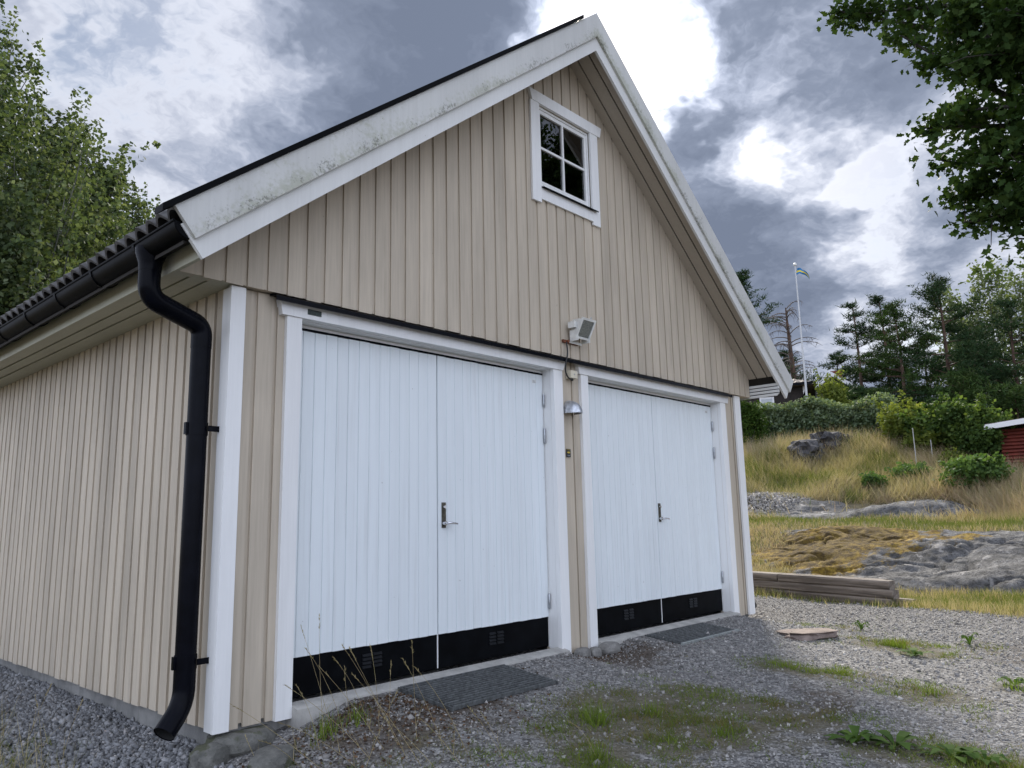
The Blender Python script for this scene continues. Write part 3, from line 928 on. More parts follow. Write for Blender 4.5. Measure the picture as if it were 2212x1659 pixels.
def build_leaf(xa, xb, planks, handle, hinge, kick_bottom=.004):
    """one door leaf: tongued planks, black kick plate with two louvred vents"""
    leaf = boxo('door', 'door', garage, xa+.004, xb-.004, .142, .162, .205, 2.196)
    y0 = .120
    w = (xb-xa-.004)/planks
    c = .0038
    pts = [(-w/2+.0007, .0052), (-w/2+c, 0), (w/2-c, 0), (w/2-.0007, .0052), (w/2-.0009, .0215), (-w/2+.0009, .0215)]
    me = MB().prism([(p[0], p[1]) for p in pts], 'z', -.985, .985).mesh('plank')
    for i in range(planks):
        link('plank', me, 'door', leaf, (xa+.002+w*(i+.5), y0+random.uniform(-.0006, .0006), 1.2145+random.uniform(-.0015, .0015)))
    boxo('kick_plate', 'black_panel', leaf, xa+.003, xb-.003, .131, .1415, kick_bottom, .2285)
    # louvred vents: two blocks of three slats
    cx = xa+(xb-xa)*(.54 if handle is None else .49)
    pr = [(0, .010), (-.004, .009), (-.011, -.004), (-.010, -.008), (0, -.010)]
    vm = MB().prism(pr, 'x', -.034, .034).mesh('vent_slat')
    for s in (-1, 1):
        for j in range(4):
            link('vent_slat', vm, 'vent', leaf, (cx+s*.042, .1308, .100+.0235*j))
    if handle is not None:
        hx = handle
        mb = MB().box(hx-.018, hx+.018, .112, .1195, .953, 1.132)
        mb.build('handle_plate', 'brass_plate', leaf)
        MB().tube([(hx, .1118, .985), (hx, .088, .985)], [.017, .015], 12).build('handle_rose', 'chrome', leaf, True)
        MB().tube([(hx, .0875, .985), (hx+.004, .070, .985), (hx+.02, .064, .986), (hx+.055, .062, .984), (hx+.088, .064, .980)], [.009, .009, .0085, .008, .0065], 10).build('handle_lever', 'chrome', leaf, True)
        MB().tube([(hx, .1118, 1.10), (hx, .099, 1.10)], [.012, .011], 12).build('lock_cylinder', 'chrome', leaf, True)
    if hinge is not None:
        for z0, z1 in ((1.925, 2.036), (1.62, 1.748), (.29, .411)):
            mb = MB()
            zm = (z0+z1)/2
            mb.tube([(hinge, .108, z0), (hinge, .108, z0+.006), (hinge, .108, zm-.002)], [.006, .0095, .0095], 10)
            mb.tube([(hinge, .108, zm+.002), (hinge, .108, z1-.006), (hinge, .108, z1)], [.0095, .0095, .006], 10)
            mb.tube([(hinge, .108, zm-.003), (hinge, .108, zm+.003)], .0075, 8)
            mb.build('hinge', 'steel', leaf, True)
    return leaf
build_leaf(.463, 1.672, 14, None, None)
build_leaf(1.676, 2.866, 14, 1.728, 2.860)
build_leaf(3.343, 4.545, 14, None, None)
build_leaf(4.549, 5.758, 14, 4.585, 5.752)
for xm in (1.674, 4.547):
    boxo('meeting_strip', 'window_white', garage, xm-.0042, xm+.0042, .126, .1305, .006, .232)
for xm in (2.867, 5.759):
    boxo('frame_edge', 'window_white', garage, xm-.0005, xm+.0025, .118, .164, .004, 2.1995)

def build_window():
    mb = MB()
    mb.box(2.727, 2.745, -.022, .045, 3.815, 4.573); mb.box(3.440, 3.458, -.022, .045, 3.815, 4.573)
    mb.box(2.7452, 3.4398, -.022, .045, 4.553, 4.573); mb.box(2.7452, 3.4398, -.030, .045, 3.815, 3.838)
    win = mb.build('window', 'window_white', garage)
    # sash
    boxo('sash_stile', 'window_white', win, 2.7465, 2.778, -.014, .030, 3.840, 4.551)
    boxo('sash_stile', 'window_white', win, 3.407, 3.4385, -.014, .030, 3.840, 4.551)
    boxo('sash_rail', 'window_white', win, 2.7782, 3.4068, -.014, .030, 4.517, 4.551)
    boxo('sash_rail', 'window_white', win, 2.7782, 3.4068, -.018, .030, 3.840, 3.880)
    boxo('muntin', 'window_white', win, 3.082, 3.104, -.012, .024, 3.8805, 4.5165)
    boxo('muntin', 'window_white', win, 2.7785, 3.0818, -.010, .022, 4.187, 4.208)
    boxo('muntin', 'window_white', win, 3.1042, 3.4065, -.010, .022, 4.187, 4.208)
    for x0, x1 in ((2.7785, 3.0818), (3.1042, 3.4065)):
        for z0, z1 in ((3.8805, 4.1868), (4.2082, 4.5165)):
            boxo('pane', 'glass', win, x0, x1, .004, .008, z0, z1)
    boxo('casing', 'white', win, 2.612, 2.7262, -.052, -.0315, 3.660, 4.578)
    boxo('casing', 'white', win, 3.4585, 3.570, -.052, -.0315, 3.664, 4.578)
    prismo('head_casing', 'white_h', win, [(2.592, 4.681), (2.629, 4.5785), (3.608, 4.5785), (3.635, 4.681)], 'y', -.058, -.0315)
    boxo('apron', 'white_h', win, 2.7265, 3.4582, -.050, -.0315, 3.695, 3.798)
    prismo('window_sill', 'black_metal', win, [(-.078, 3.790), (-.078, 3.800), (-.02, 3.8145), (-.02, 3.8105), (-.074, 3.798), (-.074, 3.790)], 'x', 2.728, 3.512)
build_window()

# ---------------------------------------------------------------- roof
YF, YB = -.36, LEN+.30
def slope_box(mb, xa, xb, ta, tb, y0, y1):
    """a board that follows the roof slope between xa and xb, ta/tb = heights at the ridge line"""
    return mb.prism([(xa, roof_z(xa, ta)), (xb, roof_z(xb, ta)), (xb, roof_z(xb, tb)), (xa, roof_z(xa, tb))], 'y', y0, y1)
def build_roof():
    roof = MB()
    for s, xe in ((-1, -.44), (1, 6.74)):
        slope_box(roof, XR, xe, SOF+.045, SOF+.13, YF+.02, YB)
    roof = roof.build('roof', 'inside', garage)
    # boarded underside of the gable overhang: three boards on each slope
    for xe in (-.30, 6.46):
        s = -1 if xe < XR else 1
        for y0, y1 in ((-.118, -.0305), (-.247, -.133), (-.3585, -.262)):
            mb = MB()
            slope_box(mb, XR+s*.003, xe, SOF, SOF+.022, y0, y1)
            mb.build('soffit_board', 'soffit', roof)
    # boarding over the eaves (horizontal) on the left and right
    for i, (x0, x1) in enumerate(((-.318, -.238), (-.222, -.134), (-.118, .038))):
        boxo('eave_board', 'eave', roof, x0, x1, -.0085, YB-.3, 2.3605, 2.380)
    boxo('eave_gap_shade', 'dark_gap', roof, -.318, .05, .052, YB-.3, 2.3815, 2.40)
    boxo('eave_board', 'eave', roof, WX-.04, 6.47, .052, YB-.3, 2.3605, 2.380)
    # fascias: a chamfered board running out in front of the gable at each eave
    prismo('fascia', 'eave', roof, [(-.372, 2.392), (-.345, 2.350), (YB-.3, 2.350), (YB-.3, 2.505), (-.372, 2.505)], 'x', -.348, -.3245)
    for i in range(4):
        z0 = 2.350+.0385*i
        y0 = -.335 if i == 0 else -.372
        if i == 0:
            pts = [(-.372, z0+.027), (-.342, z0), (YB-.3, z0), (YB-.3, z0+.028), (-.372, z0+.028)]
            prismo('fascia', 'barge_low', roof, pts, 'x', 6.4755, 6.500)
        else:
            boxo('fascia', 'barge_low', roof, 6.4755, 6.500, -.372, YB-.3, z0, z0+.028)
    boxo('fascia_gap_shade', 'dark_gap', roof, 6.5005, 6.512, -.365, YB-.3, 2.352, 2.51)
    # barge boards, an upper one lapped over a lower one, cut square at the eaves
    def barge(name, mat, x_end_top, top, bot, y0, y1, s):
        k = (top-bot)/(1+TP*TP)                   # square cut: the foot moves inward
        dx = k*TP
        xe = x_end_top
        xe2 = xe-s*dx
        pts = [(XR, roof_z(XR, top)), (xe, roof_z(xe, top)), (xe2, roof_z(xe, top)-k), (XR, roof_z(XR, bot))]
        return prismo(name, mat, roof, pts, 'y', y0, y1)
    barge('barge_board', 'barge', -.520, 5.494, 5.262, -.407, -.3835, -1)
    barge('barge_board', 'barge', 6.835, 5.494, 5.262, -.407, -.3835, 1)
    barge('barge_board', 'barge_low', -.476, 5.38, 5.131, -.3832, -.3595, -1)
    barge('barge_board', 'barge_low', 6.775, 5.38, 5.131, -.3832, -.3595, 1)
    # dark metal verge cap on the left, tile edge on the right
    for s, xe in ((-1, -.585), (1, 6.86)):
        mb = MB()
        slope_box(mb, XR+s*(.22 if s < 0 else .05), xe if s < 0 else 6.80, *((5.4965, 5.534, -.424, -.33) if s < 0 else (5.46, 5.488, -.382, -.33)))
        mb.build('verge_cap', 'gutter', roof)
    # tiles: double-wave concrete tiles, the two lowest courses on the left one by one, the others as one piece
    seg = 16
    wv = .276
    ca = 1/math.sqrt(1+TP*TP); sa = TP*ca
    def tile_geo(length):
        V = []; F = []
        for e, (t, lift) in enumerate(((0.0, .0), (length, -.020))):
            for layer in (0, 1):
                for i in range(seg+1):
                    yy = wv*i/seg
                    w = .5-.5*math.cos(2*math.pi*2*i/seg)
                    z = .050*w**.55+lift-(.020 if layer else 0)
                    # local: t up the slope, yy along the eave, z off the slope
                    V.append((t*ca-z*sa, yy, t*sa+z*ca))
        n = seg+1
        for i in range(seg):
            F.append((i, i+1, 2*n+i+1, 2*n+i))              # top
            F.append((n+i, 3*n+i, 3*n+i+1, n+i+1))          # underside
            F.append((i, n+i, n+i+1, i+1))                  # front edge
        F.append((0, 2*n, 3*n, n)); F.append((seg, n+seg, 3*n+seg, 2*n+seg))
        mb = MB(); mb.add(V, F)
        return mb
    tb = 5.385+.040
    tm = tile_geo(.42).mesh('roof_tile', True)
    step = .335*ca
    ycount = int((YB-(-.33))/wv)
    def place(row, j):
        x = -.474+row*step
        return (x, -.368+wv*j, roof_z(x, tb)+.026)
    for row in (0, 1):
        for j in range(ycount):
            p = place(row, j)
            link('roof_tile', tm, 'slate_tile', roof, (p[0]+random.uniform(-.004, .004), p[1], p[2]+random.uniform(-.003, .003)))
    rest = MB(); g = tile_geo(.42)
    rows = int((XR+.474-.33)/step)
    for row in range(2, rows+1):
        for j in range(ycount):
            p = place(row, j)
            rest.add([(v[0]+p[0], v[1]+p[1], v[2]+p[2]) for v in g.v], g.f)
    for row in range(0, rows+1):
        for j in range(ycount):
            p = place(row, j)
            rest.add([(2*XR-(v[0]+p[0]), v[1]+p[1], v[2]+p[2]) for v in g.v], g.f)
    ro = rest.build('roof_tiles', 'slate_tile', roof, True)
    ro['kind'] = 'stuff'
    MB().tube([(XR, .25, tb-.01), (XR, YB, tb-.01)], .095, 12).build('ridge_cap', 'slate_tile', roof, True)
    return roof
build_roof()

def build_gutter():
    gx, gz, r = -.425, 2.494, .080
    y0, y1 = -.372, YB-.05
    n = 14
    outer = [(gx+r*math.cos(math.pi+math.pi*i/n), gz+r*math.sin(math.pi+math.pi*i/n)) for i in range(n+1)]
    inner = [(gx+(r-.003)*math.cos(math.pi+math.pi*i/n), gz+(r-.003)*math.sin(math.pi+math.pi*i/n)) for i in range(n, -1, -1)]
    gut = MB().prism(outer+inner, 'y', y0, y1).build('gutter', 'gutter', garage, True)
    MB().tube([(gx-r, y0, gz+.002), (gx-r, y1, gz+.002)], .0075, 8).build('gutter_lip', 'gutter', gut, True)
    MB().prism([(gx+(r-.002)*math.cos(math.pi+math.pi*i/n), gz+(r-.002)*math.sin(math.pi+math.pi*i/n)) for i in range(n+1)], 'y', y0-.004, y0-.0005).build('end_cap', 'gutter', gut)
    for k in range(12):
        y = .12+.62*k
        pts = []
        for i in range(n+1):
            a = math.pi*.97+math.pi*1.03*i/n
            pts.append((a, 1))
        ou = [(gx+(r+.006)*math.cos(a), gz+(r+.006)*math.sin(a)) for a, _ in pts]
        inn = [(gx+(r+.001)*math.cos(a), gz+(r+.001)*math.sin(a)) for a, _ in pts][::-1]
        MB().prism(ou+inn, 'y', y-.014, y+.014).build('gutter_bracket', 'gutter', gut)
build_gutter()

def fillet(pts, rad, seg=7):
    pts = [Vector(p) for p in pts]
    out = [pts[0]]
    for i in range(1, len(pts)-1):
        a, b, c = pts[i-1], pts[i], pts[i+1]
        d1 = (a-b).normalized(); d2 = (c-b).normalized()
        k = min(rad, (a-b).length*.48, (c-b).length*.48)
        p, q = b+d1*k, b+d2*k
        for j in range(seg+1):
            t = j/seg
            out.append(p*(1-t)**2+b*2*t*(1-t)+q*t*t)
    out.append(pts[-1])
    return out
def build_downpipe(X, nk, yy, s, shoe_end):
    r = .0545
    dp = MB().tube([(X, yy, 2.035), (X, yy, .30)], r, 20).build('downpipe', 'black_metal', garage, True)
    MB().tube([(nk[0], nk[1], 2.47), (nk[0], nk[1], 2.44), (nk[0], nk[1], 2.385), (nk[0], nk[1], 2.345)], [.080, .077, r+.005, r+.003], 20).build('outlet_funnel', 'black_metal', dp, True)
    elbow = fillet([(nk[0], nk[1], 2.37), (nk[0], nk[1], 2.205), (X, yy, 2.115), (X, yy, 1.99)], .115, 9)
    MB().tube(elbow, r+.002, 20).build('swan_neck', 'black_metal', dp, True)
    shoe = fillet([(X, yy, .33), (X, yy, .085), shoe_end], .12, 9)
    MB().tube(shoe, r+.0015, 20, close_ends=False).build('pipe_shoe', 'black_metal', dp, True)
    MB().tube([Vector(shoe[-1])+(Vector(shoe[-2])-Vector(shoe[-1]))*.05, Vector(shoe[-2])], r-.002, 20, close_ends=False).build('shoe_lining', 'dark_gap', dp, True)
    for z in (1.53, .295):
        mb = MB()
        mb.tube([(X, yy, z-.036), (X, yy, z+.036)], r+.004, 20)
        a, b = sorted((X+s*.035, X+s*.125))
        mb.box(a, b, yy-.064, yy-.058, z-.016, z+.016)
        a, b = sorted((X-s*.070, X-s*.052))
        mb.box(a, b, yy-.012, yy+.012, z-.033, z+.033)
        mb.build('pipe_clamp', 'black_metal', dp, True)
build_downpipe(-.098, (-.435, .06), .135, 1, (-.215, .085, -.035))
build_downpipe(6.36, (6.455, .16), .16, -1, (6.50, .16, -.02))

# ---------------------------------------------------------------- fittings on the front
def build_floodlight():
    c = Vector((3.118, -.165, 2.595))
    fl = thing('floodlight', (3.10, -.03, 2.49), 'white floodlight on a rusty bracket above the middle post', 'floodlight')
    tilt = R(28)
    ex = Vector((1, 0, 0))
    n = Vector((0, -math.cos(tilt), -math.sin(tilt)))      # the way the lamp faces
    ez = Vector((0, -math.sin(tilt), math.cos(tilt)))
    def fr(w, h, d):
        return [c+ex*sx*w+ez*sz*h+n*d for sx, sz in ((-1, -1), (1, -1), (1, 1), (-1, 1))]
    def loft(rings, mat, name, caps=(True, True)):
        mb = MB(); vs = [p for r_ in rings for p in r_]; fs = []
        for i in range(len(rings)-1):
            for k in range(4):
                fs.append((4*i+k, 4*i+(k+1) % 4, 4*i+4+(k+1) % 4, 4*i+4+k))
        if caps[0]: fs.append((3, 2, 1, 0))
        if caps[1]:
            b = 4*(len(rings)-1); fs.append((b, b+1, b+2, b+3))
        mb.add(vs, fs)
        return mb.build(name, mat, fl)
    loft([fr(.048, .040, -.125), fr(.055, .048, -.10), fr(.082, .072, -.035), fr(.084, .075, -.004)], 'plastic_white', 'housing')
    mb = MB()
    for sx in (-1, 1):
        v = [c+ex*(sx*.086+a)+ez*b+n*d for a in (-.009, .009) for b in (-.092, .092) for d in (-.006, .010)]
        mb.add(v, [(0, 1, 3, 2), (4, 6, 7, 5), (0, 4, 5, 1), (2, 3, 7, 6), (0, 2, 6, 4), (1, 5, 7, 3)])
    for sz in (-1, 1):
        v = [c+ex*a+ez*(sz*.083+b)+n*d for a in (-.0765, .0765) for b in (-.009, .009) for d in (-.006, .010)]
        mb.add(v, [(0, 1, 3, 2), (4, 6, 7, 5), (0, 4, 5, 1), (2, 3, 7, 6), (0, 2, 6, 4), (1, 5, 7, 3)])
    mb.build('front_frame', 'plastic_white', fl)
    loft([fr(.0765, .0735, .002), fr(.0765, .0735, .005)], 'lamp_glass', 'front_glass')
    v = [c+ex*sx*.05+ez*.004*sz-n*.0+n*.0005 for sx, sz in ((-1, -1), (1, -1), (1, 1), (-1, 1))]
    loft([[p-n*.0015 for p in fr(.0765, .0735, .002)], [p-n*.03 for p in fr(.05, .045, .0)]], 'lamp_reflector', 'reflector')
    # cooling box on the side and mounting bracket
    mb = MB(); mb.box(3.005, 3.045, -.135, -.065, 2.60, 2.655); mb.build('cable_box', 'plastic_white', fl)
    mb = MB()
    mb.box(3.03, 3.20, -.060, -.052, 2.478, 2.50)
    mb.box(3.03, 3.036, -.150, -.061, 2.49, 2.585)
    mb.box(3.194, 3.20, -.150, -.061, 2.49, 2.585)
    mb.build('bracket_arm', 'plastic_white', fl)
    mb = MB(); mb.box(2.955, 3.16, -.0515, -.0315, 2.476, 2.50); mb.tube([(3.0, -.075, 2.488), (3.0, -.05, 2.488)], .012, 8)
    mb.build('wall_bracket', 'rust', fl)
    MB().tube([c+ez*.095+ex*.02, c+ez*.108+ex*.024], .006, 8).build('tilt_screw', 'steel', fl)
def lampglass():
    m, nt, o = new_mat('lamp_glass'); t = NT(nt)
    gl = t.n('ShaderNodeBsdfGlossy'); gl.inputs['Roughness'].default_value = .05
    tr = t.n('ShaderNodeBsdfTransparent'); tr.inputs[0].default_value = (.8, .84, .84, 1)
    mx = t.n('ShaderNodeMixShader'); mx.inputs[0].default_value = .16
    t.l(tr.outputs[0], mx.inputs[1]); t.l(gl.outputs[0], mx.inputs[2]); t.l(mx.outputs[0], o.inputs[0])
    return m
M['lamp_glass'] = lampglass()
M['lamp_reflector'] = simple('stippled_reflector', (.30, .32, .33), .42, .6, 90, .35, .3)
build_floodlight()

cable = MB().tube(fillet([(2.985, -.058, 2.478), (2.992, -.062, 2.42), (2.985, -.064, 2.352), (2.952, -.070, 2.30), (2.955, -.058, 2.215), (3.02, -.045, 2.165), (3.095, -.03, 2.175)], .06, 5), .0065, 8).build('power_cable', 'rubber', None, True)
tag(cable, 'black cable looping from the floodlight down to the cream junction box', 'cable')
def build_jbox():
    jb = thing('junction_box', (3.105, .02, 2.18), 'small cream junction box between the two door heads', 'junction box')
    boxo('box_body', 'plastic_cream', jb, 3.063, 3.155, -.012, .0195, 2.182, 2.252)
    boxo('box_lid', 'plastic_cream', jb, 3.0655, 3.1525, -.034, -.0125, 2.1845, 2.2495)
    MB().tube([(3.11, -.0365, 2.217), (3.11, -.0342, 2.217)], .006, 8).build('lid_screw', 'steel', jb)
    MB().tube([(3.095, -.02, 2.162), (3.095, -.02, 2.1815)], .011, 8).build('cable_gland', 'rubber', jb)
build_jbox()
def build_dome():
    d = thing('wall_lamp', (3.075, .02, 1.88), 'grey metal half-dome lamp on the beige post between the doors', 'wall lamp')
    c = Vector((3.078, .018, 1.876)); rx, ry, rz = .080, .140, .116
    mb = MB(); vs = []; fs = []
    nu, nv = 18, 8
    def sh(k):
        return [c+Vector((k*rx*math.cos(math.pi+math.pi*i/nu)*math.cos(math.pi/2*j/nv), k*ry*math.sin(math.pi+math.pi*i/nu)*math.cos(math.pi/2*j/nv), k*rz*math.sin(math.pi/2*j/nv))) for j in range(nv+1) for i in range(nu+1)]
    vs = sh(1.0)+sh(.95)
    n = nu+1; b = n*(nv+1)
    for j in range(nv):
        for i in range(nu):
            fs.append((j*n+i, j*n+i+1, (j+1)*n+i+1, (j+1)*n+i))
            fs.append((b+j*n+i, b+(j+1)*n+i, b+(j+1)*n+i+1, b+j*n+i+1))
    for i in range(nu):
        fs.append((i, b+i, b+i+1, i+1))
    mb.add(vs, fs)
    mb.build('lamp_shade', 'alu', d, True)
    MB().tube([(3.075, -.045, 1.895), (3.075, -.045, 1.945)], [.022, .022], 10).build('bulb', 'plastic_white', d, True)
    boxo('back_plate', 'alu', d, 3.035, 3.115, .012, .0195, 1.886, 1.965)
build_dome()
def build_stickers():
    s = thing('warning_sticker', (3.058, .018, 1.51), 'small black and yellow sticker on the beige post below the dome lamp', 'sticker')
    boxo('sticker_sheet', 'sticker', s, 3.030, 3.086, .0165, .0195, 1.510, 1.579)
    v = [(3.058+.020*math.cos(a), 1.549+.0075*math.sin(a)) for a in np.linspace(0, 2*math.pi, 16, endpoint=False)]
    prismo('emblem', 'sticker_y', s, v, 'y', .0150, .0163)
    for z, w, m in ((1.571, .022, 'sticker_y'), (1.5255, .019, 'sticker_w'), (1.5195, .013, 'sticker_w')):
        for k in range(7):
            x0 = 3.058-w+2*w*k/7
            boxo('print_mark', m, s, x0, x0+2*w/7*.72, .0153, .0163, z-.0017, z+.0017)
    p = boxo('name_plate', 'dial', None, .493, .590, -.0165, -.0133, 2.268, 2.302)
    tag(p, 'small dark worn plate on the white head board over the left door', 'plate')
    for x, z, lab in ((2.755, 2.135, 'tiny pale label at the top of the left double door'), (5.655, 2.135, 'tiny pale label at the top of the right double door')):
        q = thing('door_label', (x, .119, z), lab, 'label')
        boxo('label_sheet', 'plastic_white', q, x-.024, x+.024, .1184, .1191, z-.013, z+.013)
        for k in range(3):
            boxo('print_mark', 'sticker_w', q, x-.018, x+.018-.008*k, .1176, .1183, z-.009+.007*k, z-.006+.007*k)
build_stickers()
# ------------------------------------------------------------------ stones, mats, timber
def rock_mesh(name, sx, sy, sz, seed, rough=.22, sub=3, flat=0.0, freq=1.6):
    import bmesh
    bm = bmesh.new()
    bmesh.ops.create_icosphere(bm, subdivisions=sub, radius=1.0)
    for v in bm.verts:
        p = v.co.copy()
        o = Vector((seed*3.7, seed*1.9, seed*5.3))
        n = mnoise.fractal(p*freq+o, .9, 2.1, 4)
        q = p*(1+rough*n)
        m = max(abs(q.x), abs(q.y), abs(q.z))
        q = q.lerp(q/m*.82, .35)
        if flat and q.z > 1-flat:
            q.z = 1-flat+(q.z-1+flat)*.15
        v.co = Vector((q.x*sx, q.y*sy, q.z*sz))
    me = bpy.data.meshes.new(name); bm.to_mesh(me); bm.free()
    me.polygons.foreach_set('use_smooth', [True]*len(me.polygons))
    try:
        me.set_sharp_from_angle(angle=R(28))
    except Exception:
        pass
    return me
def rock(name, p, size, seed, mat, label, cat, group=None, rotz=0.0, sink=.35, rough=.22, flat=0.0, sub=3, freq=1.6):
    o = link(name, rock_mesh(name, *size, seed, rough, sub, flat, freq), mat)
    o.location = (p[0], p[1], p[2]+size[2]*(1-2*sink))
    o.rotation_euler = (0, 0, rotz)
    tag(o, label, cat, group)
    return o
def gz3(x, y):
    return (x, y, float(H(x, y)))
rock('fieldstone', gz3(3.06, -.055), (.085, .06, .05), 1, 'fieldstone', 'rounded stone at the foot of the post, left one of three', 'stone', 'stones by the middle post', .2, .3, .1)
rock('fieldstone', gz3(3.20, -.075), (.062, .055, .05), 2, 'fieldstone', 'small pale stone at the foot of the post, between two larger ones', 'stone', 'stones by the middle post', 1.0, .25, .1)
rock('fieldstone', gz3(3.385, -.085), (.105, .075, .062), 3, 'fieldstone', 'largest rounded stone by the post, under the right door casing', 'stone', 'stones by the middle post', -.1, .25, .1)
p = gp(520, 1612)
rock('fieldstone', (p[0], p[1], p[2]), (.20, .15, .085), 4, 'fieldstone_moss', 'flat dark mossy stone against the plinth at the left corner', 'stone', None, -.2, .35, .2, .3)
p = gp(455, 1648)
rock('fieldstone', p, (.13, .10, .075), 5, 'fieldstone_moss', 'dark jagged stone at the bottom edge by the crushed stone strip', 'stone', None, .5, .35, .3)
p = gp(590, 1645)
rock('fieldstone', p, (.16, .12, .07), 6, 'fieldstone_moss', 'pale grey stone half sunk among dry stalks near the left corner', 'stone', None, .8, .5, .25)
p = gp(1748, 1375)
rock('flat_stone', p, (.29, .19, .05), 7, 'flagstone', 'flat reddish stone lying on the gravel right of the garage', 'stone', None, -.55, .22, .6, .45, 3, 1.3)

# ribbed steel scraper mats in front of the doors
def mat(x0, x1, y0, y1, n, label, edge, drop):
    za = float(H((x0+x1)/2, y1)); zb = float(H((x0+x1)/2, y0))
    t = thing('scraper_mat', ((x0+x1)/2, (y0+y1)/2, (za+zb)/2), label, 'mat')
    sl = (za-zb)/(y1-y0)
    def z(y): return zb+sl*(y-y0)+drop
    pr = []
    rm = MB().prism([(-.0075, -.014), (.0075, -.014), (.0065, .008), (.003, .012), (-.003, .012), (-.0065, .008)], 'x', -(x1-x0)/2+.012, (x1-x0)/2-.012).mesh('rib')
    for i in range(n):
        y = y0+(y1-y0)*(i+.5)/n
        link('rib', rm, 'mat_rib', t, ((x0+x1)/2, y, z(y)+.012))
    for x in (x0, x1-.012):
        MB().prism([(y0, z(y0)-.01), (y1, z(y1)-.01), (y1, z(y1)+.018), (y0, z(y0)+.018)], 'x', x, x+.0115).build('side_rail', 'mat_rib', t)
    if edge:
        MB().prism([(y0-.030, z(y0)-.03), (y0-.004, z(y0)-.03), (y0-.004, z(y0)+.024), (y0-.030, z(y0)+.022)], 'x', x0-.01, x1+.01).build('front_rail', 'edge_steel', t)
    MB().prism([(y0, z(y0)-.02), (y1, z(y1)-.02), (y1, z(y1)-.008), (y0, z(y0)-.008)], 'x', x0+.012, x1-.013).build('backing', 'dirt', t)
M['mat_rib'] = simple('dirty_grate_steel', (.085, .09, .09), .55, .3, 30, .45, .2)
M['edge_steel'] = simple('worn_edge_steel', (.28, .30, .29), .5, .4, 30, .3)
M['dirt'] = simple('packed_dirt', (.030, .026, .023), .95, 0, 60, .5, .3)
mat(1.16, 2.12, -.575, -.075, 15, 'dark ribbed steel mat in front of the left double door', False, .006)
mat(3.93, 4.93, -.435, -.075, 10, 'half buried steel grate with a pale front edge by the right double door', True, -.010)

# timber stack beside the yard
def beam(name, a, b, hw, hh, label, seed):
    a = Vector(a); b = Vector(b)
    L = (b-a).length
    k = .45
    pts = []
    rnd = random.Random(seed)
    c = .34*hh
    pr = [(-hw, -hh+c), (-hw+c*.8, -hh), (hw-c*.8, -hh), (hw, -hh+c), (hw, hh-c), (hw-c*.5, hh), (-hw+c*.5, hh), (-hw, hh-c)]
    n = 9
    vs = []; fs = []
    for i in range(n):
        t = i/(n-1)
        w = 1+rnd.uniform(-.02, .02)
        for p in pr:
            vs.append((L*t, p[0]*w, p[1]*w+rnd.uniform(-.002, .002)))
    m = len(pr)
    for i in range(n-1):
        for j in range(m):
            j2 = (j+1) % m
            fs.append((i*m+j, (i+1)*m+j, (i+1)*m+j2, i*m+j2))
    fs.append(tuple(range(m))); fs.append(tuple((n-1)*m+j for j in range(m-1, -1, -1)))
    o = MB().add(vs, fs).build(name, 'timber', None)
    o.location = a
    d = (b-a).normalized()
    o.rotation_euler = Vector(d).to_track_quat('X', 'Z').to_euler()
    tag(o, label, 'timber', 'timbers stacked beside the yard')
    return o
def build_timber():
    a = gp(1928, 1309); b = gp(1625, 1278)
    a = Vector(tuple(a)); b = Vector(tuple(b))
    d = Vector((b.x-a.x, b.y-a.y, 0)).normalized()
    side = Vector((d.y, -d.x, 0))
    if side.x < 0: side = -side              # away from the camera
    hh, hw = .064, .075
    zg = a.z-.035
    def P(t, s, lev):
        q = a+d*t+side*s
        return Vector((q.x, q.y, zg+hh+lev*2*hh*1.01))
    L = 4.6
    beam('stacked_timber', P(.02, hw, 0), P(L, hw, 0), hw, hh, 'lowest front timber, sunk in the gravel under the stack', 1)
    beam('stacked_timber', P(-.02, hw, 1), P(L-.1, hw, 1), hw, hh, 'middle front timber of the weathered stack', 2)
    beam('stacked_timber', P(.03, hw, 2), P(2.14, hw, 2), hw, hh, 'top front timber with its square end showing at the right', 3)
    beam('stacked_timber', P(2.17, hw, 2), P(L+.3, hw, 2), hw, hh, 'top front timber butted against the one with the square end, nearest the garage', 4)
    beam('stacked_timber', P(.25, 3*hw+.01, 2), P(L, 3*hw+.01, 2), hw, hh, 'rear top timber lying behind the front row of the stack', 5)
    beam('stacked_timber', P(-.20, 3*hw+.01, 0), P(L, 3*hw+.01, 0), hw*.9, hh, 'rear lowest timber whose pale end pokes out at the right', 7)
build_timber()

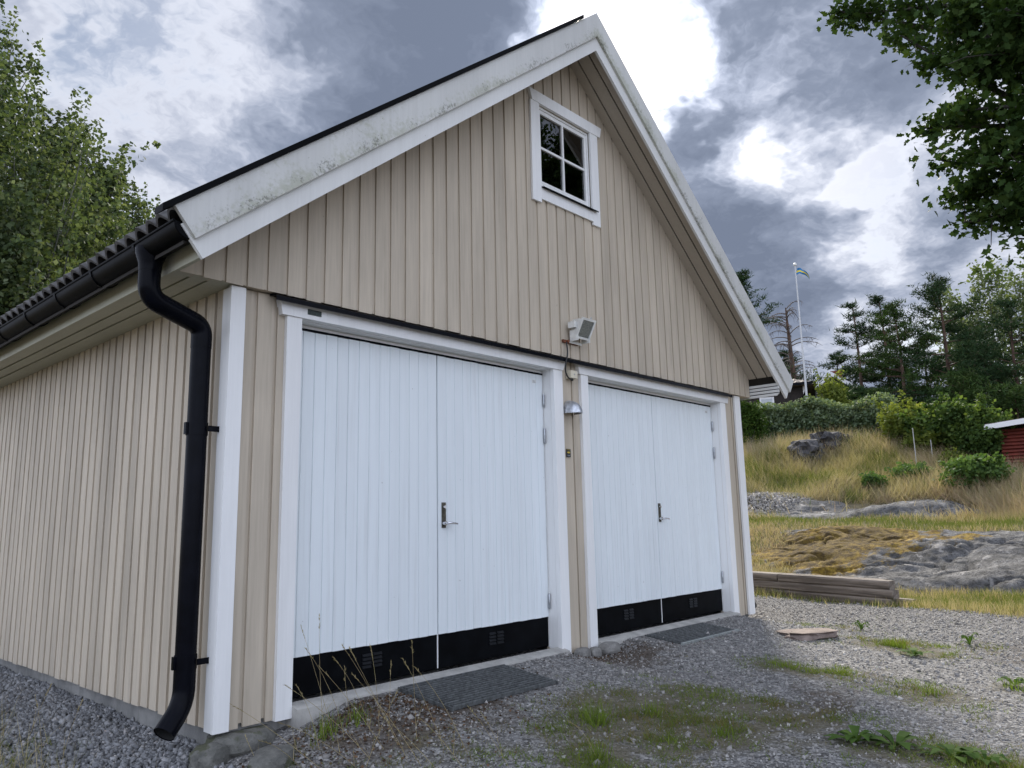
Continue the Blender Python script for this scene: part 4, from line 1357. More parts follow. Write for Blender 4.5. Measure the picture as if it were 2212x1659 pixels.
# bare rock beyond the yard
def outcrop(name, u0, u1, v0, v1, top, n, m, label, moss, seed, skew=0.0):
    U_, V_ = np.meshgrid(np.linspace(u0, u1, n), np.linspace(v0, v1, m), indexing='ij')
    US = U_+skew*V_
    X = CAM[0]+US*.956-V_*.292; Y = CAM[1]+US*.292+V_*.956
    a = (U_-(u0+u1)/2)/((u1-u0)/2); b = (V_-(v0+v1)/2)/((v1-v0)/2)
    ang = np.arctan2(b, a)
    rr = np.sqrt(a*a+b*b)*(1+.10*np.sin(3*ang+seed)+.06*np.sin(7*ang+2*seed))
    e = np.clip(1-rr**2.4, -1.0, 1)
    Z = H(X, Y)-.05+np.where(e > 0, top*e**.7, .35*e)
    st = fbm(U_*1.0+V_*.35, V_*.5, 1.1, seed)
    Z = Z+np.where(e > 0, .26*(st-.5)*np.minimum(1, e*3)+.11*(fbm(U_*1.3, V_*.7, 3.0, seed+9)-.5)+.05*(fbm(U_, V_, 8.0, seed+5)-.5), 0)
    # joints in the rock
    for k_ in (.44, .56):
        Z = Z-np.where(e > 0, .09*np.exp(-((fbm(U_*.9+V_*.25, V_*.45, .9, seed+21)-k_)/.010)**2)*np.minimum(1, e*3), 0)
    # rounded ledges
    Z = Z+np.where(e > 0, .06*np.sin(U_*2.6+V_*.9+2*st)*np.minimum(1, e*2), 0)
    i = np.arange(n*m).reshape(n, m)
    F = np.stack([i[:-1, :-1].ravel(), i[1:, :-1].ravel(), i[1:, 1:].ravel(), i[:-1, 1:].ravel()], 1)
    Vv = np.stack([X.ravel(), Y.ravel(), Z.ravel()], 1)
    me = np_mesh(name, Vv, F, smooth=True)
    mk = np.zeros(n*m)
    px, py, pz = pix_of(Vv)
    for mx_, my_, rx_, ry_, s_ in moss:
        q = gp(mx_, my_)
        mk = np.maximum(mk, s_*np.exp(-(((Vv[:, 0]-q[0])*VR[0]+(Vv[:, 1]-q[1])*VR[1])/rx_)**2-(((Vv[:, 0]-q[0])*VF[0]+(Vv[:, 1]-q[1])*VF[1])/ry_)**2))
    at = me.attributes.new('moss', 'FLOAT', 'POINT'); at.data.foreach_set('value', mk.astype(np.float32))
    o = link(name, me, 'outcrop')
    tag(o, label, 'rock')
    return o, Vv, e.ravel()
OUT1 = outcrop('bedrock_outcrop', 14.9, 19.6, -7.6, 3.3, .34, 120, 200, 'broad grey bedrock hump with yellow moss beyond the timber stack', [(1855, 1180, 1.7, 1.8, 1.0), (1780, 1205, 1.7, 1.8, .95), (2090, 1200, .9, .5, .7), (1700, 1185, 1.2, 1.2, .95), (2000, 1160, 1.6, .35, .55)], 3, .16)
OUT2 = outcrop('bedrock_outcrop', 21.0, 23.4, -2.4, 4.2, .16, 50, 90, 'low pale bedrock slab at the foot of the grassy bank', [], 8)
def in_rock(x, y):
    u, v = uv(x, y)
    m = np.zeros_like(u)
    for (u0, u1, v0, v1, seed, sk) in ((14.9, 19.6, -7.6, 3.3, 3, .16), (21.0, 23.4, -2.4, 4.2, 8, 0)):
        a = (u-sk*v-(u0+u1)/2)/((u1-u0)/2); b = (v-(v0+v1)/2)/((v1-v0)/2)
        ang = np.arctan2(b, a)
        rr = np.sqrt(a*a+b*b)*(1+.10*np.sin(3*ang+seed)+.06*np.sin(7*ang+2*seed))
        m = np.maximum(m, sstep(1.02, .86, rr))
    return m
q = on_ground(1746, 28.0); q[2] += .05
rock('boulder', q, (.72, .55, .45), 11, 'boulder', 'dark angular boulder in the grass, the left of the two', 'boulder', 'boulders on the bank', .4, .3, .55, .2, 4, 2.0)
q = on_ground(1797, 28.8); q[2] += .05
rock('boulder', q, (.80, .55, .38), 14, 'boulder', 'dark tilted boulder leaning behind the left one', 'boulder', 'boulders on the bank', -.2, .18, .55, .2, 4, 2.0)

# ------------------------------------------------------------------ loose stone
def pebbles(P, size, var, rng=RNG):
    n = len(P)
    T = np.array([[1, 0, 0], [-1, 0, 0], [0, 1, 0], [0, -1, 0], [0, 0, 1], [0, 0, -1]], float)
    TF = np.array([[0, 2, 4], [2, 1, 4], [1, 3, 4], [3, 0, 4], [2, 0, 5], [1, 2, 5], [3, 1, 5], [0, 3, 5]])
    A = unit(rng.normal(size=(n, 3))); B = unit(np.cross(A, rng.normal(size=(n, 3)))); C_ = np.cross(A, B)
    jit = 1+rng.uniform(-.35, .35, size=(n, 6, 1))
    sc = np.stack([np.ones(n), rng.uniform(.6, .95, n), rng.uniform(.42, .8, n)], 1)
    loc = T[None]*sc[:, None, :]*jit+rng.uniform(-.22, .22, size=(n, 6, 3))
    V = loc[:, :, 0:1]*A[:, None]+loc[:, :, 1:2]*B[:, None]+loc[:, :, 2:3]*C_[:, None]
    V = V*np.asarray(size)[:, None, None]+P[:, None]
    F = (TF[None]+(np.arange(n)*6)[:, None, None]).reshape(-1, 3)
    return V.reshape(-1, 3), F, np.repeat(var, 6)
def in_view(P, m=60):
    px, py, z = pix_of(P)
    return (z > .3) & (px > -m) & (px < 2212+m) & (py > -m) & (py < 1659+m)
def off_mats(x, y):
    a = (x > 1.14) & (x < 2.14) & (y > -.60) & (y < -.05) & (RNG.random(len(x)) < .80+.9*(y+.5))
    b = (x > 3.91) & (x < 4.95) & (y > -.44) & (y < -.05)
    return ~(a | (b & (RNG.random(len(x)) < .82)))
def build_gravel():
    # camera-distance dependent density over the yard
    n = 190000
    r = RNG.random(n)**.75*14+1.2
    az = RNG.uniform(R(10), R(112), n)
    x = CAM[0]+r*np.sin(az); y = CAM[1]+r*np.cos(az)
    ok = ~((x > -.02) & (x < WX+.0) & (y > -.06) & (y < LEN)) & (dry_mask(x, y) < .5) & off_mats(x, y) & ~((x < .55) & (y > -.1))
    ok &= (RNG.random(n) > green_mask(x, y)*.85)
    x, y = x[ok], y[ok]
    P = np.stack([x, y, H(x, y)], 1)
    k = in_view(P, 420); P = P[k]
    r = np.hypot(P[:, 0]-CAM[0], P[:, 1]-CAM[1])
    s = RNG.lognormal(math.log(.0070), .46, len(P))*np.clip(.75+r*.05, .8, 1.3)
    s = np.clip(s, .004, .030)
    P[:, 2] += s*.15
    v = np.clip(RNG.beta(2.2, 2.6, len(P))+(RNG.random(len(P)) < .03)*.5, 0, 1)
    V, F, A = pebbles(P, s, v)
    o = link('gravel', np_mesh('gravel', V, F, A), 'gravel')
    tag(o, 'loose grey gravel spread over the yard in front of the doors', kind='stuff')
    return len(P)
NG = build_gravel()
def build_crushed():
    n = 26000
    y = -.75+RNG.random(n)*5.6
    x = .06-RNG.random(n)**1.15*1.05
    # the strip follows the left wall; its outer edge is ragged and grassy
    lim = -.62-.10*np.sin(y*2.2)-.14*np.clip(y-1, 0, 3)
    ok = (x > lim-RNG.random(n)*.25) & ((y > .02) | ((x < .02) & (y > -.55-.25*RNG.random(n))))
    ok &= ~((x > -.18) & (y < .05) & (RNG.random(n) < .4))
    x, y = x[ok], y[ok]
    s = np.clip(RNG.lognormal(math.log(.0145), .30, len(x)), .008, .030)
    z = H(x, y)+s*.25+RNG.random(len(x))*.012
    v = RNG.beta(2, 2.6, len(x))
    V, F, A = pebbles(np.stack([x, y, z], 1), s, v)
    o = link('crushed_stone', np_mesh('crushed_stone', V, F, A), 'crushed')
    tag(o, 'strip of coarse grey crushed stone along the foot of the left wall', kind='stuff')
    # the heap by the far slab
    c = gp(1648, 1092)
    n = 3600
    a = RNG.random(n)*2*math.pi; rr = np.sqrt(RNG.random(n))
    x = c[0]+rr*np.cos(a)*1.0; y = c[1]+rr*np.sin(a)*1.5
    z = H(x, y)+.30*(1-rr)**.8
    s = np.clip(RNG.lognormal(math.log(.036), .3, n), .015, .08)
    V, F, A = pebbles(np.stack([x, y, z], 1), s, np.clip(RNG.beta(2, 2.4, n), 0, .85))
    o = link('stone_heap', np_mesh('stone_heap', V, F, A), 'gravel')
    tag(o, 'heap of pale crushed stone just past the right corner', kind='stuff')
build_crushed()

# ------------------------------------------------------------------ grass and weeds
def tuft(x, y, per, spread, lmin, lmax, w, lean, varf, rng=RNG):
    n = len(x)
    X = np.repeat(x, per)+rng.normal(size=n*per)*spread; Y = np.repeat(y, per)+rng.normal(size=n*per)*spread
    P = np.stack([X, Y, H(X, Y)-.004], 1)
    D = unit(np.stack([rng.normal(size=n*per)*lean, rng.normal(size=n*per)*lean, np.ones(n*per)], 1))
    L = rng.uniform(lmin, lmax, n*per)
    return P, D, L
def clear_of_garage(x, y, m=.0):
    return ~((x > -m) & (x < WX+m) & (y > -.06-m) & (y < LEN+m))
def build_yard_grass():
    n = 260000
    r = RNG.random(n)**.7*13+1.2
    az = RNG.uniform(R(10), R(95), n)
    x = CAM[0]+r*np.sin(az); y = CAM[1]+r*np.cos(az)
    g = green_mask(x, y)*np.clip(-1.05+3.3*fbm(x, y, 3.6, 3), 0, 1.2)
    ok = (RNG.random(n)*1.9+.10 < g) & clear_of_garage(x, y, .02) & (dry_mask(x, y) < .5) & off_mats(x, y)
    ok |= (RNG.random(n) < .004) & clear_of_garage(x, y, .1) & (dry_mask(x, y) < .4) & (y < -.3)
    x, y, g = x[ok], y[ok], g[ok]
    k = in_view(np.stack([x, y, H(x, y)], 1), 80); x, y, g = x[k], y[k], g[k]
    per = 6
    P, D, L = tuft(x, y, per, .020, .016, .060, .003, .7, None)
    L = L*np.repeat(.6+.7*np.clip(g, 0, 1), per)
    v = np.clip(RNG.beta(1.6, 1.8, len(P))+np.repeat((fbm(x, y, 3.5, 8)-.58)*1.6, per), 0, 1)
    parts = [blades(P, D, L, RNG.uniform(.0025, .0055, len(P)), v)]
    # taller bright tussocks
    for px, py, h, c in ((1288, 1565, .16, 90), (1290, 1640, .11, 70), (1410, 1545, .09, 60), (1945, 1400, .10, 90), (2010, 1500, .10, 50), (700, 1590, .13, 50), (770, 1560, .10, 40), (1690, 1440, .06, 50), (1920, 1395, .09, 60), (1560, 1590, .09, 40), (2190, 1490, .08, 40)):
        q = gp(px, py)
        P = np.stack([q[0]+RNG.normal(size=c)*.035, q[1]+RNG.normal(size=c)*.035, np.zeros(c)], 1)
        P[:, 2] = H(P[:, 0], P[:, 1])-.004
        D = unit(np.stack([RNG.normal(size=c)*.32, RNG.normal(size=c)*.32, np.ones(c)], 1))
        parts.append(blades(P, D, h*RNG.uniform(.5, 1.25, c), RNG.uniform(.004, .007, c), np.clip(RNG.normal(.72, .15, c), 0, 1)))
    V, F, A = cat_geo(parts)
    o = link('yard_grass', np_mesh('yard_grass', V, F, A), 'grass_g')
    tag(o, 'short green grass growing in patches through the gravel', kind='stuff')
    # grass margin at the lower left, beyond the crushed stone
    n = 16000
    x = RNG.uniform(-2.6, -.35, n); y = RNG.uniform(-.9, 4.2, n)
    lim = -.62-.10*np.sin(y*2.2)-.14*np.clip(y-1, 0, 3)
    ok = (x < lim+.12*RNG.normal(size=n)-.03)
    x, y = x[ok], y[ok]
    P, D, L = tuft(x, y, 3, .02, .06, .30, .003, .45, None)
    v = np.clip(RNG.beta(1.6, 2.0, len(P)), 0, 1)
    V, F, A = blades(P, D, L, RNG.uniform(.002, .0045, len(P)), v)
    o = link('margin_grass', np_mesh('margin_grass', V, F, A), 'grass_dry')
    tag(o, 'rough dry grass along the outer edge of the crushed stone strip', kind='stuff')
build_yard_grass()

def build_stalks():
    """tall dry flowering grass stalks by the left corner"""
    mb_v = []; rng = np.random.default_rng(5)
    parts = []
    st = MB()
    base = [(700, 1600, 690, 1330), (720, 1590, 650, 1352), (760, 1560, 745, 1440), (745, 1600, 660, 1400), (690, 1659, 500, 1522), (800, 1640, 615, 1480), (830, 1620, 690, 1440), (860, 1610, 740, 1395), (880, 1640, 755, 1400),
            (910, 1655, 760, 1455), (820, 1590, 800, 1395), (960, 1620, 868, 1420), (800, 1580, 720, 1420), (840, 1600, 845, 1430), (900, 1600, 890, 1385), (1010, 1630, 895, 1440), (770, 1659, 600, 1560), (940, 1659, 820, 1545), (1000, 1659, 905, 1550),
            (1100, 1659, 1010, 1525), (650, 1659, 560, 1600), (1080, 1610, 1040, 1540), (690, 1620, 640, 1480), (790, 1659, 860, 1490), (560, 1659, 530, 1590), (1290, 1640, 1230, 1560), (60, 1600, 110, 1480), (90, 1659, 75, 1500), (130, 1659, 180, 1510)]
    for i, (bx, by, tx, ty) in enumerate(base):
        b = gp(bx, by)
        dist = math.hypot(b[0]-CAM[0], b[1]-CAM[1])
        t = ray_at(tx, ty, dist+rng.uniform(-.15, .12))
        if t[1] > -.08 and t[0] > -.1: t = CAM+(t-CAM)*((-.12-CAM[1])/(t[1]-CAM[1]))
        b = Vector(tuple(b)); t = Vector(tuple(t))
        mid = (b+t)/2+Vector((rng.normal()*.02, rng.normal()*.02, .05))
        pts = [b*(1-k)**2+mid*2*k*(1-k)+t*k*k for k in np.linspace(0, 1, 7)]
        st.tube(pts, [.0013, .0012, .0011, .0010, .0009, .0008, .0006], 4)
        # the seed head
        d = (pts[-1]-pts[-2]).normalized()
        for j in range(16):
            k = rng.uniform(0, .075)
            q = pts[-1]-d*k
            dd = (d+Vector(rng.normal(size=3))*.35).normalized()
            e = q+dd*.016
            s = dd.cross(Vector((.3, .5, .8))).normalized()*.0022
            st.add([q-s, q+s, e], [(0, 1, 2)])
        # a side leaf
        for _ in range(2):
            k = rng.uniform(.05, .5)
            q = b*(1-k)+mid*k
            dd = Vector((rng.normal()*.6, rng.normal()*.6, .8)).normalized()
            s = dd.cross(Vector((0, 0, 1))).normalized()*.0014
            L = rng.uniform(.06, .16)
            st.add([q-s, q+s, q+dd*L], [(0, 1, 2)])
    me = st.mesh('dry_stalks')
    a = me.attributes.new('var', 'FLOAT', 'POINT')
    a.data.foreach_set('value', np.clip(RNG.normal(.5, .2, len(me.vertices)), 0, 1).astype(np.float32))
    o = link('dry_stalks', me, 'straw')
    tag(o, 'tall dry grass stalks with seed heads leaning by the left corner', kind='stuff')
    # small brown weeds and leaf litter on the soil by the threshold
    parts = []
    n = 2600
    x = RNG.normal(.95, .5, n); y = -.12-np.abs(RNG.normal(0, .38, n))
    ok = (x > .05)
    x, y = x[ok], y[ok]
    P = np.stack([x, y, H(x, y)+.004], 1)
    parts.append(leaves(P, RNG.uniform(.008, .024, len(P)), LEAF4, up=.8))
    n = 700
    x = RNG.normal(3.3, .28, n); y = -.1-np.abs(RNG.normal(0, .16, n))
    parts.append(leaves(np.stack([x, y, H(x, y)+.004], 1), RNG.uniform(.006, .018, n), LEAF4, up=.8))
    V, F, A = cat_geo(parts)
    o = link('leaf_litter', np_mesh('leaf_litter', V, F, A), 'litter')
    tag(o, 'brown leaf litter on the soil below the left door and post', kind='stuff')
build_stalks()

def weed(px, py, r, n, label, dry=False, h=.05):
    p = gp(px, py)
    P = []; 
    t = MB()
    rng = random.Random(px*7+py)
    for i in range(n):
        a = 2*math.pi*i/n+rng.uniform(-.4, .4)
        L = r*rng.uniform(.6, 1.15)
        d = Vector((math.cos(a), math.sin(a), 0)); s = Vector((-d.y, d.x, 0))
        w = L*.17
        c = Vector(tuple(p))
        hz = h*rng.uniform(.5, 1.3)
        pts = [c+Vector((0, 0, .002)), c+d*L*.35+Vector((0, 0, hz*.8)), c+d*L*.7+Vector((0, 0, hz)), c+d*L+Vector((0, 0, hz*.6))]
        t.add([pts[0], pts[1]-s*w*.7, pts[1]+s*w*.7, pts[2]-s*w, pts[2]+s*w, pts[3]], [(0, 1, 2), (1, 3, 4, 2), (3, 5, 4)])
    me = t.mesh('weed_plant')
    at = me.attributes.new('var', 'FLOAT', 'POINT')
    at.data.foreach_set('value', np.clip(RNG.normal(.5, .25, len(me.vertices)), 0, 1).astype(np.float32))
    o = link('weed_plant', me, 'weed')
    tag(o, label, 'weed', 'broad-leaved weeds in the gravel')
weed(1850, 1605, .16, 11, 'rosette weed at the bottom edge right of the grass patch, leftmost of the row')
weed(1935, 1615, .17, 12, 'rosette weed at the bottom edge, second of the row from the left')
weed(2060, 1640, .16, 11, 'rosette weed at the bottom edge, third of the row from the left')
weed(2130, 1652, .14, 10, 'rosette weed in the lower right corner of the yard')
weed(2192, 1482, .15, 10, 'dark leafy weed at the right edge of the gravel')
weed(1860, 1362, .11, 8, 'upright weed between the flat stone and the timber end', h=.10)
weed(2095, 1395, .11, 8, 'yellow-green weed on the gravel, right of the bright grass tuft', h=.09)
weed(1975, 1418, .16, 12, 'broad-leaved weed at the lower end of the bright grass tuft')

def build_meadow():
    parts = []
    # tall dry and green grass on the bank; blade size follows distance so that it stays cheap
    n = 430000
    az = RNG.uniform(R(52), R(97), n)
    r = 11.0+RNG.random(n)**.9*24
    x = CAM[0]+r*np.sin(az); y = CAM[1]+r*np.cos(az)
    dm = dry_mask(x, y)
    u, v = uv(x, y)
    rk = in_rock(x, y)
    short = sstep(20.5, 22.5, u)                  # 0 = low turf near the yard, 1 = tall growth on the bank
    pn = fbm(x, y, .55, 21)
    fine = fbm(x, y, 2.6, 5)
    # the two strips of fresh green between the slabs
    gstrip = np.exp(-((u-20.3-.1*v)/.75)**2)*1.0+np.exp(-((u-13.4)/.9)**2)*.7+np.exp(-((u-31)/1.2)**2)*.35
    keep = (RNG.random(n) < dm) & (RNG.random(n) > rk*.985) & clear_of_garage(x, y, .3)
    keep &= RNG.random(n) < (.45+.8*fine)
    x, y, u, v, pn, fine, short, gs = x[keep], y[keep], u[keep], v[keep], pn[keep], fine[keep], short[keep], gstrip[keep]
    P = np.stack([x, y, H(x, y)-.02], 1)
    k = in_view(P, 500) & ((in_view(P, 40)) | (RNG.random(len(P)) < .55))
    P, u, v, pn, fine, short, gs = P[k], u[k], v[k], pn[k], fine[k], short[k], gs[k]
    n = len(P)
    # wind-laid direction
    wx = np.sin(P[:, 0]*.9+P[:, 1]*.5)*.5-.25; wy = np.cos(P[:, 0]*.6-P[:, 1]*.8)*.4
    lean = .35+.25*short
    D = unit(np.stack([wx*short+RNG.normal(size=n)*lean, wy*short+RNG.normal(size=n)*lean, np.ones(n)], 1))
    L = (.09+.10*RNG.random(n))*(1-short)+short*(.20+.50*RNG.random(n)**1.4)*(.35+1.3*pn)
    L *= np.where(gs > .5, .8, 1)
    var = .62+.55*(pn-.5)+.5*(fine-.5)+RNG.normal(size=n)*.16
    var = np.where(RNG.random(n) < gs, RNG.uniform(0, .22, n), var)
    # green growth on the mound top near the hedge and in hollows
    gr = sstep(.56, .70, fbm(P[:, 0], P[:, 1], .8, 33))
    var = np.where(RNG.random(n) < gr*.6, RNG.uniform(0, .28, n), var)
    # reddish bent-grass haze low on the right and near the yard
    red = np.exp(-((u-18.4-.25*v)/1.2)**2)*.7+np.exp(-((u-22.2)/.9)**2)*.8
    var = np.where(RNG.random(n) < red*.65, RNG.uniform(.86, 1, n), var)
    Wd = .006+.00042*u*RNG.uniform(.6, 1.4, n)
    V, F, A = blades(P, D, L, Wd, np.clip(var, 0, 1))
    o = link('meadow_grass', np_mesh('meadow_grass', V, F, A), 'grass_dry')
    tag(o, 'long dry straw-coloured grass covering the bank on the right', kind='stuff')
    return n
NM = build_meadow()
# ------------------------------------------------------------------ buildings on the hill
def frame_at(px, dist, zbase, py=850):
    p = ray_at(px, py, dist)
    d = np.array([p[0]-CAM[0], p[1]-CAM[1]]); d = d/np.linalg.norm(d)
    f = Vector((d[0], d[1], 0)); r = Vector((d[1], -d[0], 0))
    return Vector((p[0], p[1], zbase)), r, f
def zat(px, py, dist):
    return float(ray_at(px, py, dist)[2])
class Loc:
    """local frame: x to the right as seen, y away, z up"""
    def __init__(self, o, r, f):
        self.o, self.r, self.f = o, r, f
    def __call__(self, x, y, z):
        return self.o+self.r*x+self.f*y+Vector((0, 0, z))
    def box(self, x0, x1, y0, y1, z0, z1):
        vs = [self(*p) for p in ((x0, y0, z0), (x1, y0, z0), (x1, y1, z0), (x0, y1, z0), (x0, y0, z1), (x1, y0, z1), (x1, y1, z1), (x0, y1, z1))]
        return MB().add(vs, [(0, 3, 2, 1), (4, 5, 6, 7), (0, 1, 5, 4), (1, 2, 6, 5), (2, 3, 7, 6), (3, 0, 4, 7)])
def build_brown_house():
    d = 42.0
    k = d/FPX*1.06
    o, r, f = frame_at(1742, d, 0)
    eave = zat(1742, 828, d)
    base = eave-2.7
    o.z = base
    L = Loc(o, r, f)
    h = thing('house', tuple(o), 'dark brown timber house with tiled roof behind the hedge', 'house')
    W_ = 9.5
    # right corner of the house at px 1738, runs to the left behind the garage
    L.box(-W_, -.15, 0, 7, -.8, 2.62).build('wall', 'house_brown', h)
    for i in range(46):
        x = -.25-.19*i
        L.box(x-.02, x+.02, -.028, -.001, -.1, 2.6).build('batten', 'house_brown', h)
    for cx, half in ((-1.95, .36), (-5.1, .36)):
        z0, z1 = 1.12, 2.12
        wv = L.box(cx-half, cx+half, -.06, -.03, z0, z1)
        w = wv.build('window', 'pole_white', h)
        L.box(cx-half+.09, cx+half-.09, -.075, -.062, z0+.09, z1-.09).build('pane', 'house_glass', w)
        L.box(cx-half-.06, cx+half+.06, -.13, -.0605, z0-.07, z0-.005).build('sill', 'pole_white', w)
    # tiled roof: stepped courses
    rise = .42
    hx, ry = -4.3, 3.4
    zt = 2.66+3.95*rise
    ro = MB()
    ro.add([L(-W_-.4, -.55, 2.58), L(.45, -.55, 2.58), L(.45, 7.35, 2.58), L(-W_-.4, 7.35, 2.58), L(-W_-.4, -.55, 2.66), L(.45, -.55, 2.66), L(.45, 7.35, 2.66), L(-W_-.4, 7.35, 2.66), L(hx, ry, zt), L(-W_-.4, ry, zt)],
           [(0, 3, 2, 1), (0, 1, 5, 4), (1, 2, 6, 5), (2, 3, 7, 6), (3, 0, 4, 9, 7), (4, 5, 8, 9), (5, 6, 8), (6, 7, 9, 8)])
    roof = ro.build('roof', 'house_roof', h)
    for c in range(11):
        y0 = -.60+.36*c; y1 = y0+.40
        lim = .47-(.45-hx)*max(0, y1+.55)/3.95
        mb = MB()
        for j in range(40):
            xa = lim-.32*j; xb = xa-.31
            if xb < -W_-.4: break
            za = 2.685+rise*(y0+.55); zb = 2.67+rise*(y1+.55)
            xm = (xa+xb)/2
            mb.add([L(xa, y0, za), L(xm, y0, za+.05), L(xb, y0, za), L(xb, y1, zb), L(xm, y1, zb+.05), L(xa, y1, zb), L(xa, y0, za-.02), L(xb, y0, za-.02)],
                   [(0, 1, 4, 5), (1, 2, 3, 4), (0, 6, 7, 2, 1)])
        mb.build('tile_course', 'house_roof', roof)
    L.box(-W_-.4, .5, -.68, -.56, 2.56, 2.68).build('gutter', 'black_metal', h)
    MB().tube([L(.05, -.62, 2.58), L(.05, -.60, 2.35), L(-.22, -.14, 1.85), L(-.22, -.10, 1.6), L(-.22, -.10, -.2)], .055, 8).build('downpipe', 'black_metal', h, True)
    L.box(-.1495, -.06, -.02, .07, -.2, 2.6).build('corner_board', 'pole_white', h)
M['house_glass'] = simple('pale_curtained_pane', (.45, .48, .50), .15)
build_brown_house()
def build_grey_house():
    d = 50.0
    o, r, f = frame_at(1800, d, 0)
    eave = zat(1760, 858, d)
    o.z = eave-3.0
    L = Loc(o, r, f)
    h = thing('house', tuple(o), 'small grey house with pale roof edges and red chimney behind the trees', 'house')
    hw = 1.9
    MB().add([L(-hw-.4, 0, 0), L(hw, 0, 0), L(hw, 0, 2.7), L(.05, 0, 4.15), L(-hw-.4, 0, 2.7), L(-hw-.4, 6, 0), L(hw, 6, 0), L(hw, 6, 2.7), L(.05, 6, 4.15), L(-hw-.4, 6, 2.7)],
             [(0, 1, 2, 3, 4), (9, 8, 7, 6, 5), (0, 5, 6, 1), (1, 6, 7, 2), (2, 7, 8, 3), (3, 8, 9, 4), (4, 9, 5, 0)]).build('wall', 'house_grey', h)
    roof = MB()
    for s in (-1, 1):
        xe = hw+.45 if s > 0 else -hw-.85
        ze = 4.3-.78*abs(xe)
        roof.add([L(.03*s, -.5, 4.22), L(xe, -.5, ze), L(xe, 6.3, ze), L(.03*s, 6.3, 4.22), L(.03*s, -.5, 4.36), L(xe, -.5, ze+.14), L(xe, 6.3, ze+.14), L(.03*s, 6.3, 4.36)],
                 [(0, 1, 2, 3), (4, 7, 6, 5), (0, 4, 5, 1), (1, 5, 6, 2), (2, 6, 7, 3), (3, 7, 4, 0)])
    rf = roof.build('roof', 'house_roof', h)
    for s in (-1, 1):
        xe = hw+.45 if s > 0 else -hw-.85
        ze = 4.3-.78*abs(xe)
        MB().add([L(.0, -.52, 4.12), L(xe, -.52, ze-.10), L(xe, -.52, ze+.15), L(.0, -.52, 4.38), L(.0, -.56, 4.12), L(xe, -.56, ze-.10), L(xe, -.56, ze+.15), L(.0, -.56, 4.38)],
                 [(0, 1, 2, 3), (4, 7, 6, 5), (0, 4, 5, 1), (1, 5, 6, 2), (2, 6, 7, 3), (3, 7, 4, 0)]).build('barge_board', 'pole_white', rf)
    L.box(-.05, .6, 2.0, 2.7, 3.6, 4.85).build('chimney', 'brick_red', rf)
    for cx in (-1.4, .5, 1.2):
        w = L.box(cx-.3, cx+.3, -.05, -.002, .9, 2.1).build('window', 'pole_white', h)
        L.box(cx-.22, cx+.22, -.06, -.051, .98, 2.02).build('pane', 'house_glass', w)
build_grey_house()
def build_red_shed():
    d = 27.0
    o, r, f = frame_at(2268, d, 0, 970)
    top = zat(2190, 925, d); base = zat(2170, 1014, d)-.25
    o.z = base
    L = Loc(o, r, f)
    h = thing('shed', tuple(o), 'red horizontal-board shed with white roof edge at the right edge', 'shed')
    H_ = top-base
    L.box(-1.15, 3.0, .06, 4, 0, H_).build('wall', 'red_paint', h)
    n = 14
    bh = H_/n
    for i in range(n):
        z0 = i*bh
        MB().add([L(-1.17, .058, z0+.004), L(3.0, .058, z0+.004), L(3.0, .0, z0+bh*.35), L(-1.17, .0, z0+bh*.35), L(-1.17, .012, z0+bh*.8), L(3.0, .012, z0+bh*.8), L(-1.17, .058, z0+bh-.004), L(3.0, .058, z0+bh-.004)],
                 [(0, 1, 2, 3), (3, 2, 5, 4), (4, 5, 7, 6), (0, 3, 4, 6), (1, 7, 5, 2)]).build('wall_board', 'red_paint', h)
    ro = MB().add([L(-1.5, -.45, H_+.02), L(3.2, -.45, H_+.02+.5), L(3.2, 4.2, H_+.52), L(-1.5, 4.2, H_+.02), L(-1.5, -.45, H_+.14), L(3.2, -.45, H_+.64), L(3.2, 4.2, H_+.64), L(-1.5, 4.2, H_+.14)],
             [(0, 3, 2, 1), (4, 5, 6, 7), (0, 1, 5, 4), (1, 2, 6, 5), (2, 3, 7, 6), (3, 0, 4, 7)]).build('roof', 'house_roof', h)
    MB().add([L(-1.52, -.47, H_-.03), L(3.2, -.47, H_+.47), L(3.2, -.47, H_+.62), L(-1.52, -.47, H_+.12), L(-1.52, -.455, H_-.03), L(3.2, -.455, H_+.47), L(3.2, -.455, H_+.62), L(-1.52, -.455, H_+.12)],
             [(0, 1, 2, 3), (4, 7, 6, 5), (0, 4, 5, 1), (1, 5, 6, 2), (2, 6, 7, 3), (3, 7, 4, 0)]).build('barge_board', 'pole_white', ro)
build_red_shed()
M['pole_dull'] = simple('dull_white_pole_paint', (.52, .53, .54), .5)
